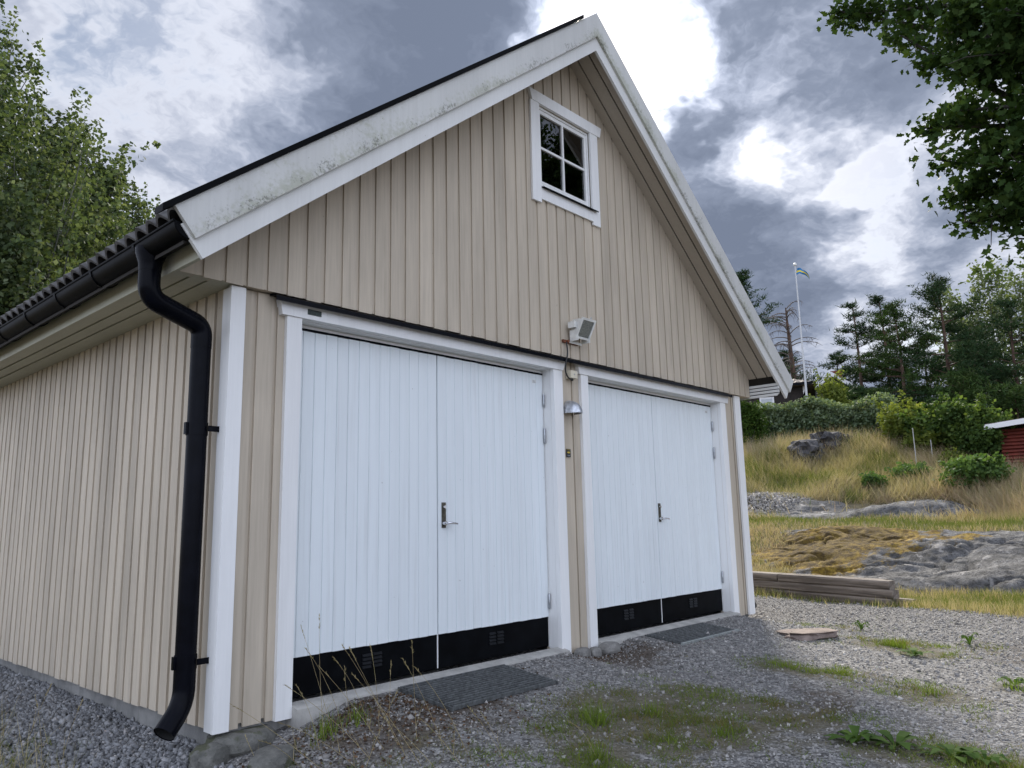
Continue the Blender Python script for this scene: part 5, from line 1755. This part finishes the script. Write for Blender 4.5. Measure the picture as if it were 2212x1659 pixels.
def build_flagpole():
    d = 36.0
    b = on_ground(1736, d)
    zt = zat(1717, 575, d)
    p = ray_at(1717.5, 575, d)
    b = np.array([p[0], p[1], b[2]])
    t = thing('flagpole', tuple(b), 'tall white flagpole rising beside the dark house', 'flagpole')
    MB().tube([(b[0], b[1], b[2]-.2), (b[0], b[1], zt)], [.055, .026], 12).build('pole', 'pole_dull', t, True)
    MB().tube([(b[0], b[1], zt+.0), (b[0], b[1], zt+.04), (b[0], b[1], zt+.12), (b[0], b[1], zt+.16)], [.03, .075, .075, .02], 10).build('finial', 'plastic_white', t, True)
    # long tapering pennant in blue with a yellow stripe, drooping to the right
    dv = np.array([p[0]-CAM[0], p[1]-CAM[1]]); dv = dv/np.linalg.norm(dv)
    r = Vector((dv[1], -dv[0], 0)); f = Vector((dv[0], dv[1], 0))
    fl = thing('pennant', (b[0], b[1], zt-.5), 'blue and yellow pennant drooping at the top of the flagpole', 'flag')
    n = 14
    def strip(a0, a1):
        vs = []
        for i in range(n):
            s = i/(n-1)
            x = .04+.50*s**.9+.03*math.sin(s*9)
            drop = -.10-.50*s**2.2+.02*math.sin(s*11)
            w = .40*(1-s*.75)
            for a in (a0, a1):
                q = Vector((b[0], b[1], zt))+r*(x-.22*(a-.5)*w)+f*(.06*math.sin(s*7+a*2))+Vector((0, 0, drop-a*w*.8))
                vs.append(q)
        vs2 = [q+f*.006 for q in vs]
        k = len(vs); fs = []
        for i in range(n-1):
            fs.append((2*i, 2*i+2, 2*i+3, 2*i+1)); fs.append((k+2*i, k+2*i+1, k+2*i+3, k+2*i+2))
        return MB().add(vs+vs2, fs)
    strip(0, .36).build('blue_field', 'flag_blue', fl); strip(.365, .63).build('yellow_stripe', 'flag_yellow', fl); strip(.635, 1).build('blue_field', 'flag_blue', fl)
build_flagpole()
M['pole_grey'] = simple('weathered_white_pole', (.45, .45, .43), .7)
for px, y0, y1, d, lab in ((1971, 925, 1012, 26.2, 'thin white garden pole standing in front of the yellow-green shrub'), (2010, 950, 985, 27.0, 'short white garden pole right of the thin tall one')):
    b = on_ground(px, d)
    p = ray_at(px, y0, d)
    o = MB().tube([(p[0], p[1], float(H(p[0], p[1]))-.1), (p[0]+.01, p[1], p[2]-.02), (p[0], p[1], p[2])], [.014, .013, .010], 8).build('garden_pole', 'pole_grey', None, True)
    tag(o, lab, 'pole')

# ------------------------------------------------------------------ trees and shrubs
def rootless(name, mb_trunk, leafgeo, trunkmat, leafmat, loc, label, cat, group=None, partname='crown'):
    t = thing(name, loc, label, cat, group)
    if mb_trunk is not None:
        mb_trunk.build('trunk', trunkmat, t, True)
    V, F, A = leafgeo
    link(partname, np_mesh(partname, V, F, A), leafmat, t)
    return t
def aspen_geo(base, height, rad, seed, nl, leaf, tmpl=LEAF4, lean=(0, 0), z0=.12, pointy=.9, spread=.16):
    rng = np.random.default_rng(seed)
    mb = MB()
    base = Vector(base)
    top = base+Vector((lean[0], lean[1], height))
    def tr(t):
        return base.lerp(top, t)+Vector((math.sin(t*5+seed)*.12*t, math.cos(t*4+seed)*.12*t, 0))
    mb.tube([tr(t) for t in np.linspace(0, 1, 9)], [max(.012, .016*height*(1-t)**.9) for t in np.linspace(0, 1, 9)], 7)
    pts = []; wts = []
    nb = int(30+rad*9)
    for i in range(nb):
        t = z0+(.98-z0)*(i/nb)**.9
        a = i*2.399+rng.uniform(-.5, .5)
        prof = math.sin(min(1, (1-t)/(1-z0)*1.12+.06)*math.pi*.55)
        L = rad*(.35+.75*prof)*rng.uniform(.75, 1.2)
        s = tr(t)
        d = Vector((math.cos(a), math.sin(a), rng.uniform(.75, 1.4))).normalized()
        L = L/math.hypot(d.x, d.y)*.9
        e1 = s+d*L*.5; e2 = s+Vector((d.x*.8, d.y*.8, d.z+.55)).normalized()*L
        c = [s*(1-k)**2+e1*2*k*(1-k)+e2*k*k for k in np.linspace(0, 1, 6)]
        mb.tube(c, [max(.006, .0042*height*(1-t)*(1-k*.85)+.006) for k in np.linspace(0, 1, 6)], 5, close_ends=False)
        # twigs
        nt = 9
        for j in range(nt):
            k = .25+.75*j/nt+rng.uniform(0, .08)
            k = min(k, 1)
            q = s*(1-k)**2+e1*2*k*(1-k)+e2*k*k
            dd = Vector((rng.normal()*.7+d.x*.5, rng.normal()*.7+d.y*.5, rng.uniform(.1, 1.2))).normalized()
            l = L*rng.uniform(.18, .42)*(1.1-.4*k)+.15
            pts.append((q, q+dd*l)); wts.append(l)
        pts.append((e2-(e2-e1)*.3, e2+Vector((rng.normal()*.1, rng.normal()*.1, pointy*rng.uniform(.3, .9))))); wts.append(.8)
    for k in range(5):
        q = tr(.80+.035*k); pts.append((q, q+Vector((rng.normal()*.18, rng.normal()*.18, pointy*.9)))); wts.append(1.0)
    A = np.array([tuple(p[0]) for p in pts]); B = np.array([tuple(p[1]) for p in pts]); w = np.array(wts); w /= w.sum()
    idx = rng.choice(len(A), nl, p=w)
    k = rng.random(nl)[:, None]**.8
    P = A[idx]+(B[idx]-A[idx])*k+rng.normal(size=(nl, 3))*spread*np.array([1, 1, .8])*(1.15-k)
    tw = rng.random(len(A))
    var = np.clip(tw[idx]*.45+rng.random(nl)*.55, 0, 1)
    sz = rng.uniform(.7, 1.3, nl)*leaf
    g = leaves(P, sz, tmpl, up=.25, droop=.3, var=var, rng=rng)
    return mb, g
# aspens behind the left side of the garage: picture column of the top, picture row of the top, distance
ASP = [(-85, 150, 13.5, 1.6, 'tall aspen cut off by the left edge of the picture'), (8, 95, 15.0, 1.35, 'aspen with a slender pointed top at the left edge'), (112, 255, 16.0, 1.15, 'aspen with a dense pointed top, third from the left edge'),
       (160, 285, 16.6, .95, 'slim aspen beside the dense pointed one'), (212, 335, 17.5, .95, 'aspen with a thin feathery top in the middle of the left group'), (248, 345, 17.0, .9, 'slim aspen right of the feathery one'), (300, 405, 19.0, .9, 'low aspen next to the roof corner'), (335, 455, 21.0, .9, 'lowest aspen of the left group, touching the roof corner'),
       (45, 330, 13.8, 1.9, 'bushy aspen filling the space below the tallest tops'), (165, 470, 15.0, 1.5, 'low bushy aspen right above the gutter'), (-10, 520, 13.0, 1.6, 'lowest bushy aspen at the left edge above the gutter')]
for i, (px, py, d, rad, lab) in enumerate(ASP):
    tp = ray_at(px, py, d)
    g = float(H(tp[0], tp[1]))
    hgt = tp[2]-g-.45
    mb, geo = aspen_geo((tp[0], tp[1], g), hgt, rad, 40+i, 11500 if rad > 1.1 else 7500, .085 if d > 15 else .078, spread=.13, pointy=1.1)
    rootless('aspen_tree', mb, geo, 'bark_grey', 'aspen', (tp[0], tp[1], g), lab, 'tree', 'aspens left of the garage')
# undergrowth beneath them
def bush_geo(c, rx, ry, rz, nl, leaf, seed, tmpl=LEAF4, up=.35, shell=.55, lumps=9):
    rng = np.random.default_rng(seed)
    c = np.array(c)
    # lumpy outline: several overlapping ellipsoids
    L = []
    for i in range(lumps):
        a = rng.uniform(0, 2*math.pi); q = rng.uniform(.15, .75)
        L.append((np.array([rx*q*math.cos(a), ry*q*math.sin(a), rz*rng.uniform(.55, 1.15)]), rng.uniform(.35, .6)))
    L.append((np.array([0, 0, rz*.8]), .8))
    k = rng.integers(0, len(L), nl)
    cs = np.array([l[0] for l in L])[k]; rs = np.array([l[1] for l in L])[k]
    d = unit(rng.normal(size=(nl, 3)))
    rad = (shell+(1-shell)*rng.random(nl)**.6)*(1+.22*rng.normal(size=nl)*(rng.random(nl) < .45))
    P = c+cs+d*rad[:, None]*rs[:, None]*np.array([rx, ry, rz])
    # leafy shoots that break the outline
    ns = 46
    sd = unit(rng.normal(size=(ns, 3))+np.array([0, 0, .9])); sb = rng.integers(0, len(L), ns); sl_ = rng.uniform(1.05, 1.75, ns)
    m = rng.random(nl) < .26
    si = rng.integers(0, ns, nl); tt = .6+(sl_[si]-.6)*rng.random(nl)**.8
    lc = np.array([l[0] for l in L])[sb[si]]; lr = np.array([l[1] for l in L])[sb[si]]
    PS = c+lc+sd[si]*(tt*lr)[:, None]*np.array([rx, ry, rz])+rng.normal(size=(nl, 3))*.045
    P = np.where(m[:, None], PS, P)
    gz = H(P[:, 0], P[:, 1])
    P[:, 2] = np.maximum(P[:, 2], gz+.03*rng.random(nl))
    lumpv = rng.random(len(L))
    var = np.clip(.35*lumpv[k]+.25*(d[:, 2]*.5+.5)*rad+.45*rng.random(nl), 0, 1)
    return leaves(P, leaf*rng.uniform(.65, 1.35, nl), tmpl, up=up, var=var, rng=rng)
def stems(c, n, h, spread, r0, seed):
    rng = random.Random(seed); mb = MB()
    for i in range(n):
        a = rng.uniform(0, 6.28); e = Vector((c[0]+math.cos(a)*spread*rng.uniform(.3, 1), c[1]+math.sin(a)*spread*rng.uniform(.3, 1), c[2]+h*rng.uniform(.6, 1)))
        b = Vector((c[0]+rng.uniform(-.1, .1), c[1]+rng.uniform(-.1, .1), c[2]-.05))
        m = b.lerp(e, .5)+Vector((rng.uniform(-.1, .1), rng.uniform(-.1, .1), .1*h))
        mb.tube([b*(1-k)**2+m*2*k*(1-k)+e*k*k for k in (0, .25, .5, .75, 1)], [r0, r0*.85, r0*.7, r0*.5, r0*.25], 5)
    return mb
def bush(name, px, ptop, d, half, depth, nl, leaf, mat, label, seed, cat='shrub', group=None, up=.35, lumps=9, n_stem=7, tmpl=LEAF4):
    b = on_ground(px, d)
    h = max(.4, zat(px, ptop, d)-b[2])
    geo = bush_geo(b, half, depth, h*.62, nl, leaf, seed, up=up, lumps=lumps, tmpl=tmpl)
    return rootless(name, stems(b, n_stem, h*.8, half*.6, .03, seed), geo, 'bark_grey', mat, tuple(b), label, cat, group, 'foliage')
# hedge: one clipped row, ragged top
def build_hedge():
    rng = np.random.default_rng(77)
    a = on_ground(1640, 33.0); b = on_ground(1945, 31.5)
    n = 30000
    s = rng.random(n)
    lx = a[0]+(b[0]-a[0])*s; ly = a[1]+(b[1]-a[1])*s
    dx, dy = b[0]-a[0], b[1]-a[1]; LL = math.hypot(dx, dy)
    nx, ny = -dy/LL, dx/LL
    topz = zat(1800, 884, 32.3)
    hump = .12*np.sin(s*LL*1.1)+.10*np.sin(s*LL*2.7+1)+.16*(fbm(s*LL, s*0+3, 1.3, 4)-.5)
    w = rng.uniform(-1, 1, n)
    ok = rng.random(n)
    g = H(lx, ly)
    hgt = topz-g+hump
    zz = rng.random(n)**.75
    wid = .75*(1-.25*zz**3)
    shell = rng.random(n) < .7
    w = np.where(shell & (zz < .9), np.sign(w)*(1-.45*rng.random(n)**1.3), w)
    bump = 1+.9*(fbm(s*LL, zz*2.2, 1.6, 9)-.5)+.12*rng.normal(size=n)
    x = lx+nx*w*wid*bump; y = ly+ny*w*wid*bump
    z = g+.05+zz*hgt*(1+.30*(fbm(s*LL, w*2+5, 1.8, 19)-.5))+rng.normal(size=n)*.07
    # long shoots above the top
    k = rng.random(n) < .10
    z = np.where(k, g+hgt+rng.random(n)**2*.30, z)
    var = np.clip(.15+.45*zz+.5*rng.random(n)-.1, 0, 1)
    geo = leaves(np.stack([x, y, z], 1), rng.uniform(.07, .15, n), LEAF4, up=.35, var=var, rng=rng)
    c = ((a[0]+b[0])/2, (a[1]+b[1])/2, float(H((a[0]+b[0])/2, (a[1]+b[1])/2)))
    mb = MB()
    for i in range(16):
        t = (i+.5)/16
        p = (a[0]+dx*t, a[1]+dy*t); g0 = float(H(*p))
        mb.tube([(p[0], p[1], g0-.1), (p[0]+rng.normal()*.1, p[1]+rng.normal()*.1, g0+.6), (p[0]+rng.normal()*.25, p[1]+rng.normal()*.25, g0+1.2)], [.04, .03, .012], 5)
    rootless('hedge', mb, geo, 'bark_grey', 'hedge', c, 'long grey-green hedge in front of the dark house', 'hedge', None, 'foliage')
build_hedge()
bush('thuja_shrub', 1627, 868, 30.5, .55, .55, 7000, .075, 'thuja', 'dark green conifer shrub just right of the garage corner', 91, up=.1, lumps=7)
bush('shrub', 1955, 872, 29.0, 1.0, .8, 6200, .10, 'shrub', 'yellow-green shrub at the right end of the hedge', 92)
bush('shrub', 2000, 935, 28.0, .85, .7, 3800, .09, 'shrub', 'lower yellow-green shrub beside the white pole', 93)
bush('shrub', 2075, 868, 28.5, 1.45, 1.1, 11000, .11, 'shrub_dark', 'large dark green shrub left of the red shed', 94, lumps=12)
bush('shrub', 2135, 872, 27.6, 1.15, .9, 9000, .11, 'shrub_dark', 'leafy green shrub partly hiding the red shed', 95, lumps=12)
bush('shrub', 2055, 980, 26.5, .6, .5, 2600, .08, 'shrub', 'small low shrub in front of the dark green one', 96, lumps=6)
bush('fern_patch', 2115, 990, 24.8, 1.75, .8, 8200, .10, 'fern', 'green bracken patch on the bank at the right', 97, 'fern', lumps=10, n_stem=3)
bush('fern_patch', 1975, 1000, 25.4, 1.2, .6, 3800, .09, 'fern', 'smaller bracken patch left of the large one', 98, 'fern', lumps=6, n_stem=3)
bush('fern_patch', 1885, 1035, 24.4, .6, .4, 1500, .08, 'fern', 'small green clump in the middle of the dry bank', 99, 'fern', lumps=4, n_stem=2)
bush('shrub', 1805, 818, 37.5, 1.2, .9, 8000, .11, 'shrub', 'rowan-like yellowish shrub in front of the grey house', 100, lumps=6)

def pine_geo(base, height, rad, seed, crown0=.3, dens=1.0, clump=.47, flat=.5, nb=11, irregular=.35):
    rng = np.random.default_rng(seed)
    mb = MB()
    base = Vector(base)
    bend = Vector((rng.normal()*.25, rng.normal()*.25, 0))
    def tr(t):
        return base+Vector((0, 0, height*t))+bend*math.sin(t*2.6)
    mb.tube([tr(t) for t in np.linspace(0, 1, 10)], [max(.02, .0145*height*(1-t)**.8+.015) for t in np.linspace(0, 1, 10)], 7)
    C = []; S = []
    nwh = max(13, int(height*1.55))
    for i in range(nwh):
        t = crown0+(1-crown0)*(i+.5)/nwh
        q = (t-crown0)/(1-crown0)
        prof = (1-q)**.75*min(1, .45+q*2.2)
        m = max(3, int(nb*.42))
        for j in range(m):
            if rng.random() < irregular*.55: continue
            a = rng.uniform(0, 2*math.pi)
            L = rad*(prof+.06)*rng.uniform(1-irregular, 1+irregular*.6)
            d = Vector((math.cos(a), math.sin(a), rng.uniform(-.25, .25)+.5*q)).normalized()
            s = tr(t)+Vector((0, 0, rng.normal()*.1))
            e = s+d*L; mid = s+d*L*.5+Vector((0, 0, -.06*L))
            e = e+Vector((0, 0, .10*L))
            cv = [s*(1-k)**2+mid*2*k*(1-k)+e*k*k for k in (0, .33, .66, 1)]
            mb.tube(cv, [.012*L+.010, .010*L+.006, .006*L+.004, .004], 4, close_ends=False)
            nc = max(4, int(L*4.6*dens))
            for k in np.linspace(.38, 1.0, nc):
                p = s*(1-k)**2+mid*2*k*(1-k)+e*k*k
                for _ in range(2):
                    off = rng.normal(size=3)*np.array([.30, .30, .055])*L*.46*k
                    C.append((p.x+off[0], p.y+off[1], p.z+off[2])); S.append(clump*rng.uniform(.7, 1.25))
    for k in range(10):
        p = tr(.93+.007*k); C.append((p.x+rng.normal()*.08, p.y+rng.normal()*.08, p.z)); S.append(clump*.8)
    C = np.array(C); S = np.array(S)
    per = 14
    n = len(C)*per
    D = rng.normal(size=(n, 3)); D[:, 2] = np.abs(D[:, 2])*.8+.1
    D = unit(D)
    P = np.repeat(C, per, 0)+rng.normal(size=(n, 3))*np.repeat(S, per)[:, None]*np.array([.34, .34, .10])
    Ls = np.repeat(S, per)*rng.uniform(.35, .7, n)
    var = np.clip(np.repeat(rng.random(len(C))*.5, per)+rng.random(n)*.5, 0, 1)
    return mb, blades(P, D, Ls, Ls*rng.uniform(.13, .24, n), var, rng)
# picture column, row of the top, distance, crown radius, start of the crown
PINES = [(1838, 650, 50, 2.0, .38, 1.0, 'pine', 'slim pine right of the flagpole with a bare lower trunk'),
         (1890, 632, 52, 2.2, .30, 1.0, 'pine', 'pine with a narrow pointed top next to the slim one'),
         (1920, 650, 47, 2.3, .22, 1.1, 'pine_bright', 'bright green pine in the middle of the row'),
         (2022, 596, 48, 3.1, .18, 1.25, 'pine', 'tallest and broadest dark pine of the row'),
         (1990, 720, 55, 2.4, .2, 1.0, 'pine', 'lower dark pine filling in left of the tallest one'),
         (2195, 640, 46, 2.7, .15, 1.1, 'pine', 'dark pine at the right edge of the picture'),
         (2120, 745, 50, 2.6, .12, 1.1, 'pine', 'dense low pine right of the tallest one'),
         (1795, 760, 55, 2.2, .2, 1.0, 'pine', 'low rounded pine right behind the flagpole'),
         (1690, 760, 52, 1.8, .15, 1.0, 'pine', 'dark conifer beside the dead pine, behind the garage roof'),
         (2065, 800, 44, 2.0, .05, 1.2, 'pine_bright', 'young pine below the tallest one'),
         (1870, 850, 46, 1.7, .05, 1.2, 'pine_bright', 'small bushy pine at the foot of the slim one'),
         (1950, 860, 50, 1.6, .1, 1.1, 'pine', 'small dark pine under the pointed top'),
         (2170, 830, 40, 2.0, .05, 1.2, 'pine_bright', 'young bushy pine above the red shed'),
         (1812, 846, 44, 1.5, .05, 1.2, 'pine_bright', 'small bushy pine in front of the grey house'),
         (1842, 832, 45, 1.7, .03, 1.2, 'pine', 'small dark pine hiding the right side of the grey house'),
         (1598, 582, 44, 1.9, .45, .8, 'pine', 'pine whose branch tip shows above the right roof edge')]
for i, (px, py, d, rad, c0, den, mt, lab) in enumerate(PINES):
    tp = ray_at(px, py, d); g = float(H(tp[0], tp[1]))
    mb, geo = pine_geo((tp[0], tp[1], g), tp[2]-g-.2, rad*1.38, 200+i, c0*.65, den*1.1, irregular=.3 if c0 < .25 else .45)
    rootless('pine_tree', mb, geo, 'bark_pine', mt, (tp[0], tp[1], g), lab, 'tree', 'pines on the hill')
# pale aspens standing behind the pines
for i, (px, py, d, rad, lab) in enumerate(((2128, 585, 60, 2.2, 'pale thin aspen left of the right-hand pine'), (2195, 600, 62, 2.4, 'pale thin aspen at the far right behind the pine'), (2050, 640, 64, 2.0, 'pale aspen top behind the tallest pine'), (2085, 690, 62, 1.8, 'low pale aspen right of the tallest pine'))):
    tp = ray_at(px, py, d); g = float(H(tp[0], tp[1]))
    mb, geo = aspen_geo((tp[0], tp[1], g), tp[2]-g-.6, rad, 300+i, 4200, .20, z0=.25, pointy=1.2, spread=.28)
    rootless('aspen_tree', mb, geo, 'bark_grey', 'pale_leaf', (tp[0], tp[1], g), lab, 'tree', 'pale aspens behind the pines')
def build_dead_pine():
    d = 46
    rng = np.random.default_rng(9)
    tp = ray_at(1697, 665, d); g = float(H(tp[0], tp[1]))
    hgt = tp[2]-g
    t = thing('dead_pine_tree', (tp[0], tp[1], g), 'dead pine with bare drooping branches behind the flagpole', 'tree')
    mb = MB()
    def tr(k): return Vector((tp[0]-.10*math.sin(k*3)+.9*(1-k), tp[1], g+hgt*k))
    mb.tube([tr(k) for k in np.linspace(0, 1, 10)], [.20*(1-k)**.7+.03 for k in np.linspace(0, 1, 10)], 7)
    mb.build('trunk', 'bark_pine', t, True)
    br = MB()
    for i in range(46):
        k = .50+.5*(i/46)
        a = rng.uniform(0, 6.28); L = rng.uniform(.7, 1.9)*(1.15-.7*abs(k-.82)*2)
        s = tr(k); dd = Vector((math.cos(a), math.sin(a), rng.uniform(.1, .6)))
        e = s+dd*L+Vector((0, 0, -.35*L)); m = s+dd*L*.55+Vector((0, 0, .12*L))
        cv = [s*(1-q)**2+m*2*q*(1-q)+e*q*q for q in np.linspace(0, 1, 6)]
        br.tube(cv, [.040, .034, .028, .022, .016, .008], 4, close_ends=False)
        for j in range(9):
            q = rng.uniform(.3, 1); p = s*(1-q)**2+m*2*q*(1-q)+e*q*q
            l = rng.uniform(.2, .6)
            p2 = p+Vector((rng.normal()*.35*l, rng.normal()*.35*l, -l*rng.uniform(.2, .9)))
            br.tube([p, (p+p2)/2+Vector((rng.normal()*.05, rng.normal()*.05, .05)), p2], [.013, .010, .005], 3, close_ends=False)
    br.build('branches', 'dead_wood', t)
    # a few living tufts low on the right
    C = np.array([tuple(tr(rng.uniform(.35, .55))+Vector((rng.normal()*.9, rng.normal()*.9, rng.normal()*.3))) for _ in range(60)])
    n = len(C)*12
    D = unit(np.abs(rng.normal(size=(n, 3)))*np.array([1, 1, .8])*np.sign(rng.normal(size=(n, 3))*np.array([1, 1, 0])+np.array([0, 0, 1])))
    V, F, A = blades(np.repeat(C, 12, 0)+rng.normal(size=(n, 3))*.14, D, .22, .05, rng.random(n), rng)
    link('needles', np_mesh('needles', V, F, A), 'pine', t)
build_dead_pine()

def build_oak():
    rng = np.random.default_rng(31)
    base = gz3(8.6, -5.6)
    b = Vector(base)
    t = thing('oak_tree', base, 'large dark oak reaching in at the upper right corner', 'tree')
    mb = MB()
    fork = b+Vector((-.3, .3, 3.2))
    mb.tube([b+Vector((0, 0, -.1)), b+Vector((-.05, .05, .6)), b+Vector((-.1, .15, 1.8)), fork, fork+Vector((.1, -.2, 2.0)), fork+Vector((.3, -.3, 5.6))], [.36, .28, .24, .22, .15, .06], 10)
    tips = []
    # boughs that reach into the picture: picture position of the tip and distance
    for px, py, d in ((1800, 22, 9.4), (1850, 30, 9.3), (1935, 70, 9.0), (1990, 145, 9.0), (2030, 60, 9.2), (1998, 277, 9.2), (2060, 240, 8.8), (2025, 345, 9.1), (2090, 400, 9.0), (2060, 425, 9.2),
                      (2080, 480, 9.1), (2140, 470, 8.8), (2190, 515, 8.9), (2150, 300, 8.4), (2200, 200, 8.2), (2120, 120, 8.6), (2210, 60, 8.6), (2200, 400, 8.4), (2120, -60, 9), (2000, -60, 9.2), (2260, 460, 8.6), (2100, 330, 8.6), (2170, 130, 8.8), (2060, 150, 8.8), (2060, 20, 8.8), (2150, 10, 8.4)):
        tips.append(ray_at(px, py, d))
    for i in range(95):
        v = unit(rng.normal(size=3)); v[2] = abs(v[2])*1.1-.25
        tips.append(np.array([b.x-.2, b.y+.2, b.z+6.4])+v*np.array([3.5, 3.7, 4.2])*rng.uniform(.6, 1.0))
    tw = []
    for i, tp in enumerate(tips):
        tp = Vector(tuple(tp))
        s = fork+Vector((.1, -.1, rng.uniform(-.3, 4.0)))
        if s.z > tp.z-.2: s.z = max(fork.z-.6, tp.z-.6)
        m = s.lerp(tp, .5)+Vector((rng.normal()*.25, rng.normal()*.25, .25))
        cv = [s*(1-k)**2+m*2*k*(1-k)+tp*k*k for k in np.linspace(0, 1, 8)]
        mb.tube(cv, [.075*(1-k)**.9+.008 for k in np.linspace(0, 1, 8)], 5, close_ends=False)
        L = (tp-s).length
        nt = 24 if i < 26 else 12
        for j in range(nt):
            k = rng.uniform(.45, 1.0)
            q = s*(1-k)**2+m*2*k*(1-k)+tp*k*k
            dirv = (tp-m).normalized()
            spread = .55 if i < 26 else .8
            e = q+(dirv*rng.uniform(0, .5)+Vector(rng.normal(size=3))*spread*Vector((1, 1, .7)).length*.5)*rng.uniform(.3, .8)*(1.15-k*.75)
            tw.append((q, e))
            if rng.random() < .5:
                mb.tube([q, (q+e)/2+Vector((0, 0, .03)), e], [.010, .007, .004], 3, close_ends=False)
        tw.append((m.lerp(tp, .8), tp))
        tw.append((m.lerp(tp, .85), tp)); tw.append((m.lerp(tp, .7), tp))
    mb.build('trunk', 'bark_oak', t, True)
    A = np.array([tuple(a) for a, _ in tw]); B = np.array([tuple(e) for _, e in tw])
    nl = 46000
    idx = rng.integers(0, len(A), nl)
    k = rng.random(nl)[:, None]**.6
    P = A[idx]+(B[idx]-A[idx])*k+rng.normal(size=(nl, 3))*np.array([.10, .10, .075])
    tv = rng.random(len(A))
    V, F, C_ = leaves(P, rng.uniform(.062, .108, nl), OAKL, up=.35, var=np.clip(tv[idx]*.5+rng.random(nl)*.5, 0, 1), rng=rng)
    link('crown', np_mesh('crown', V, F, C_), 'oak', t)
build_oak()
SC.cycles.max_bounces = 5
SC.cycles.diffuse_bounces = 3
SC.cycles.glossy_bounces = 2
SC.cycles.transparent_max_bounces = 8
SC.cycles.caustics_reflective = False
SC.cycles.caustics_refractive = False
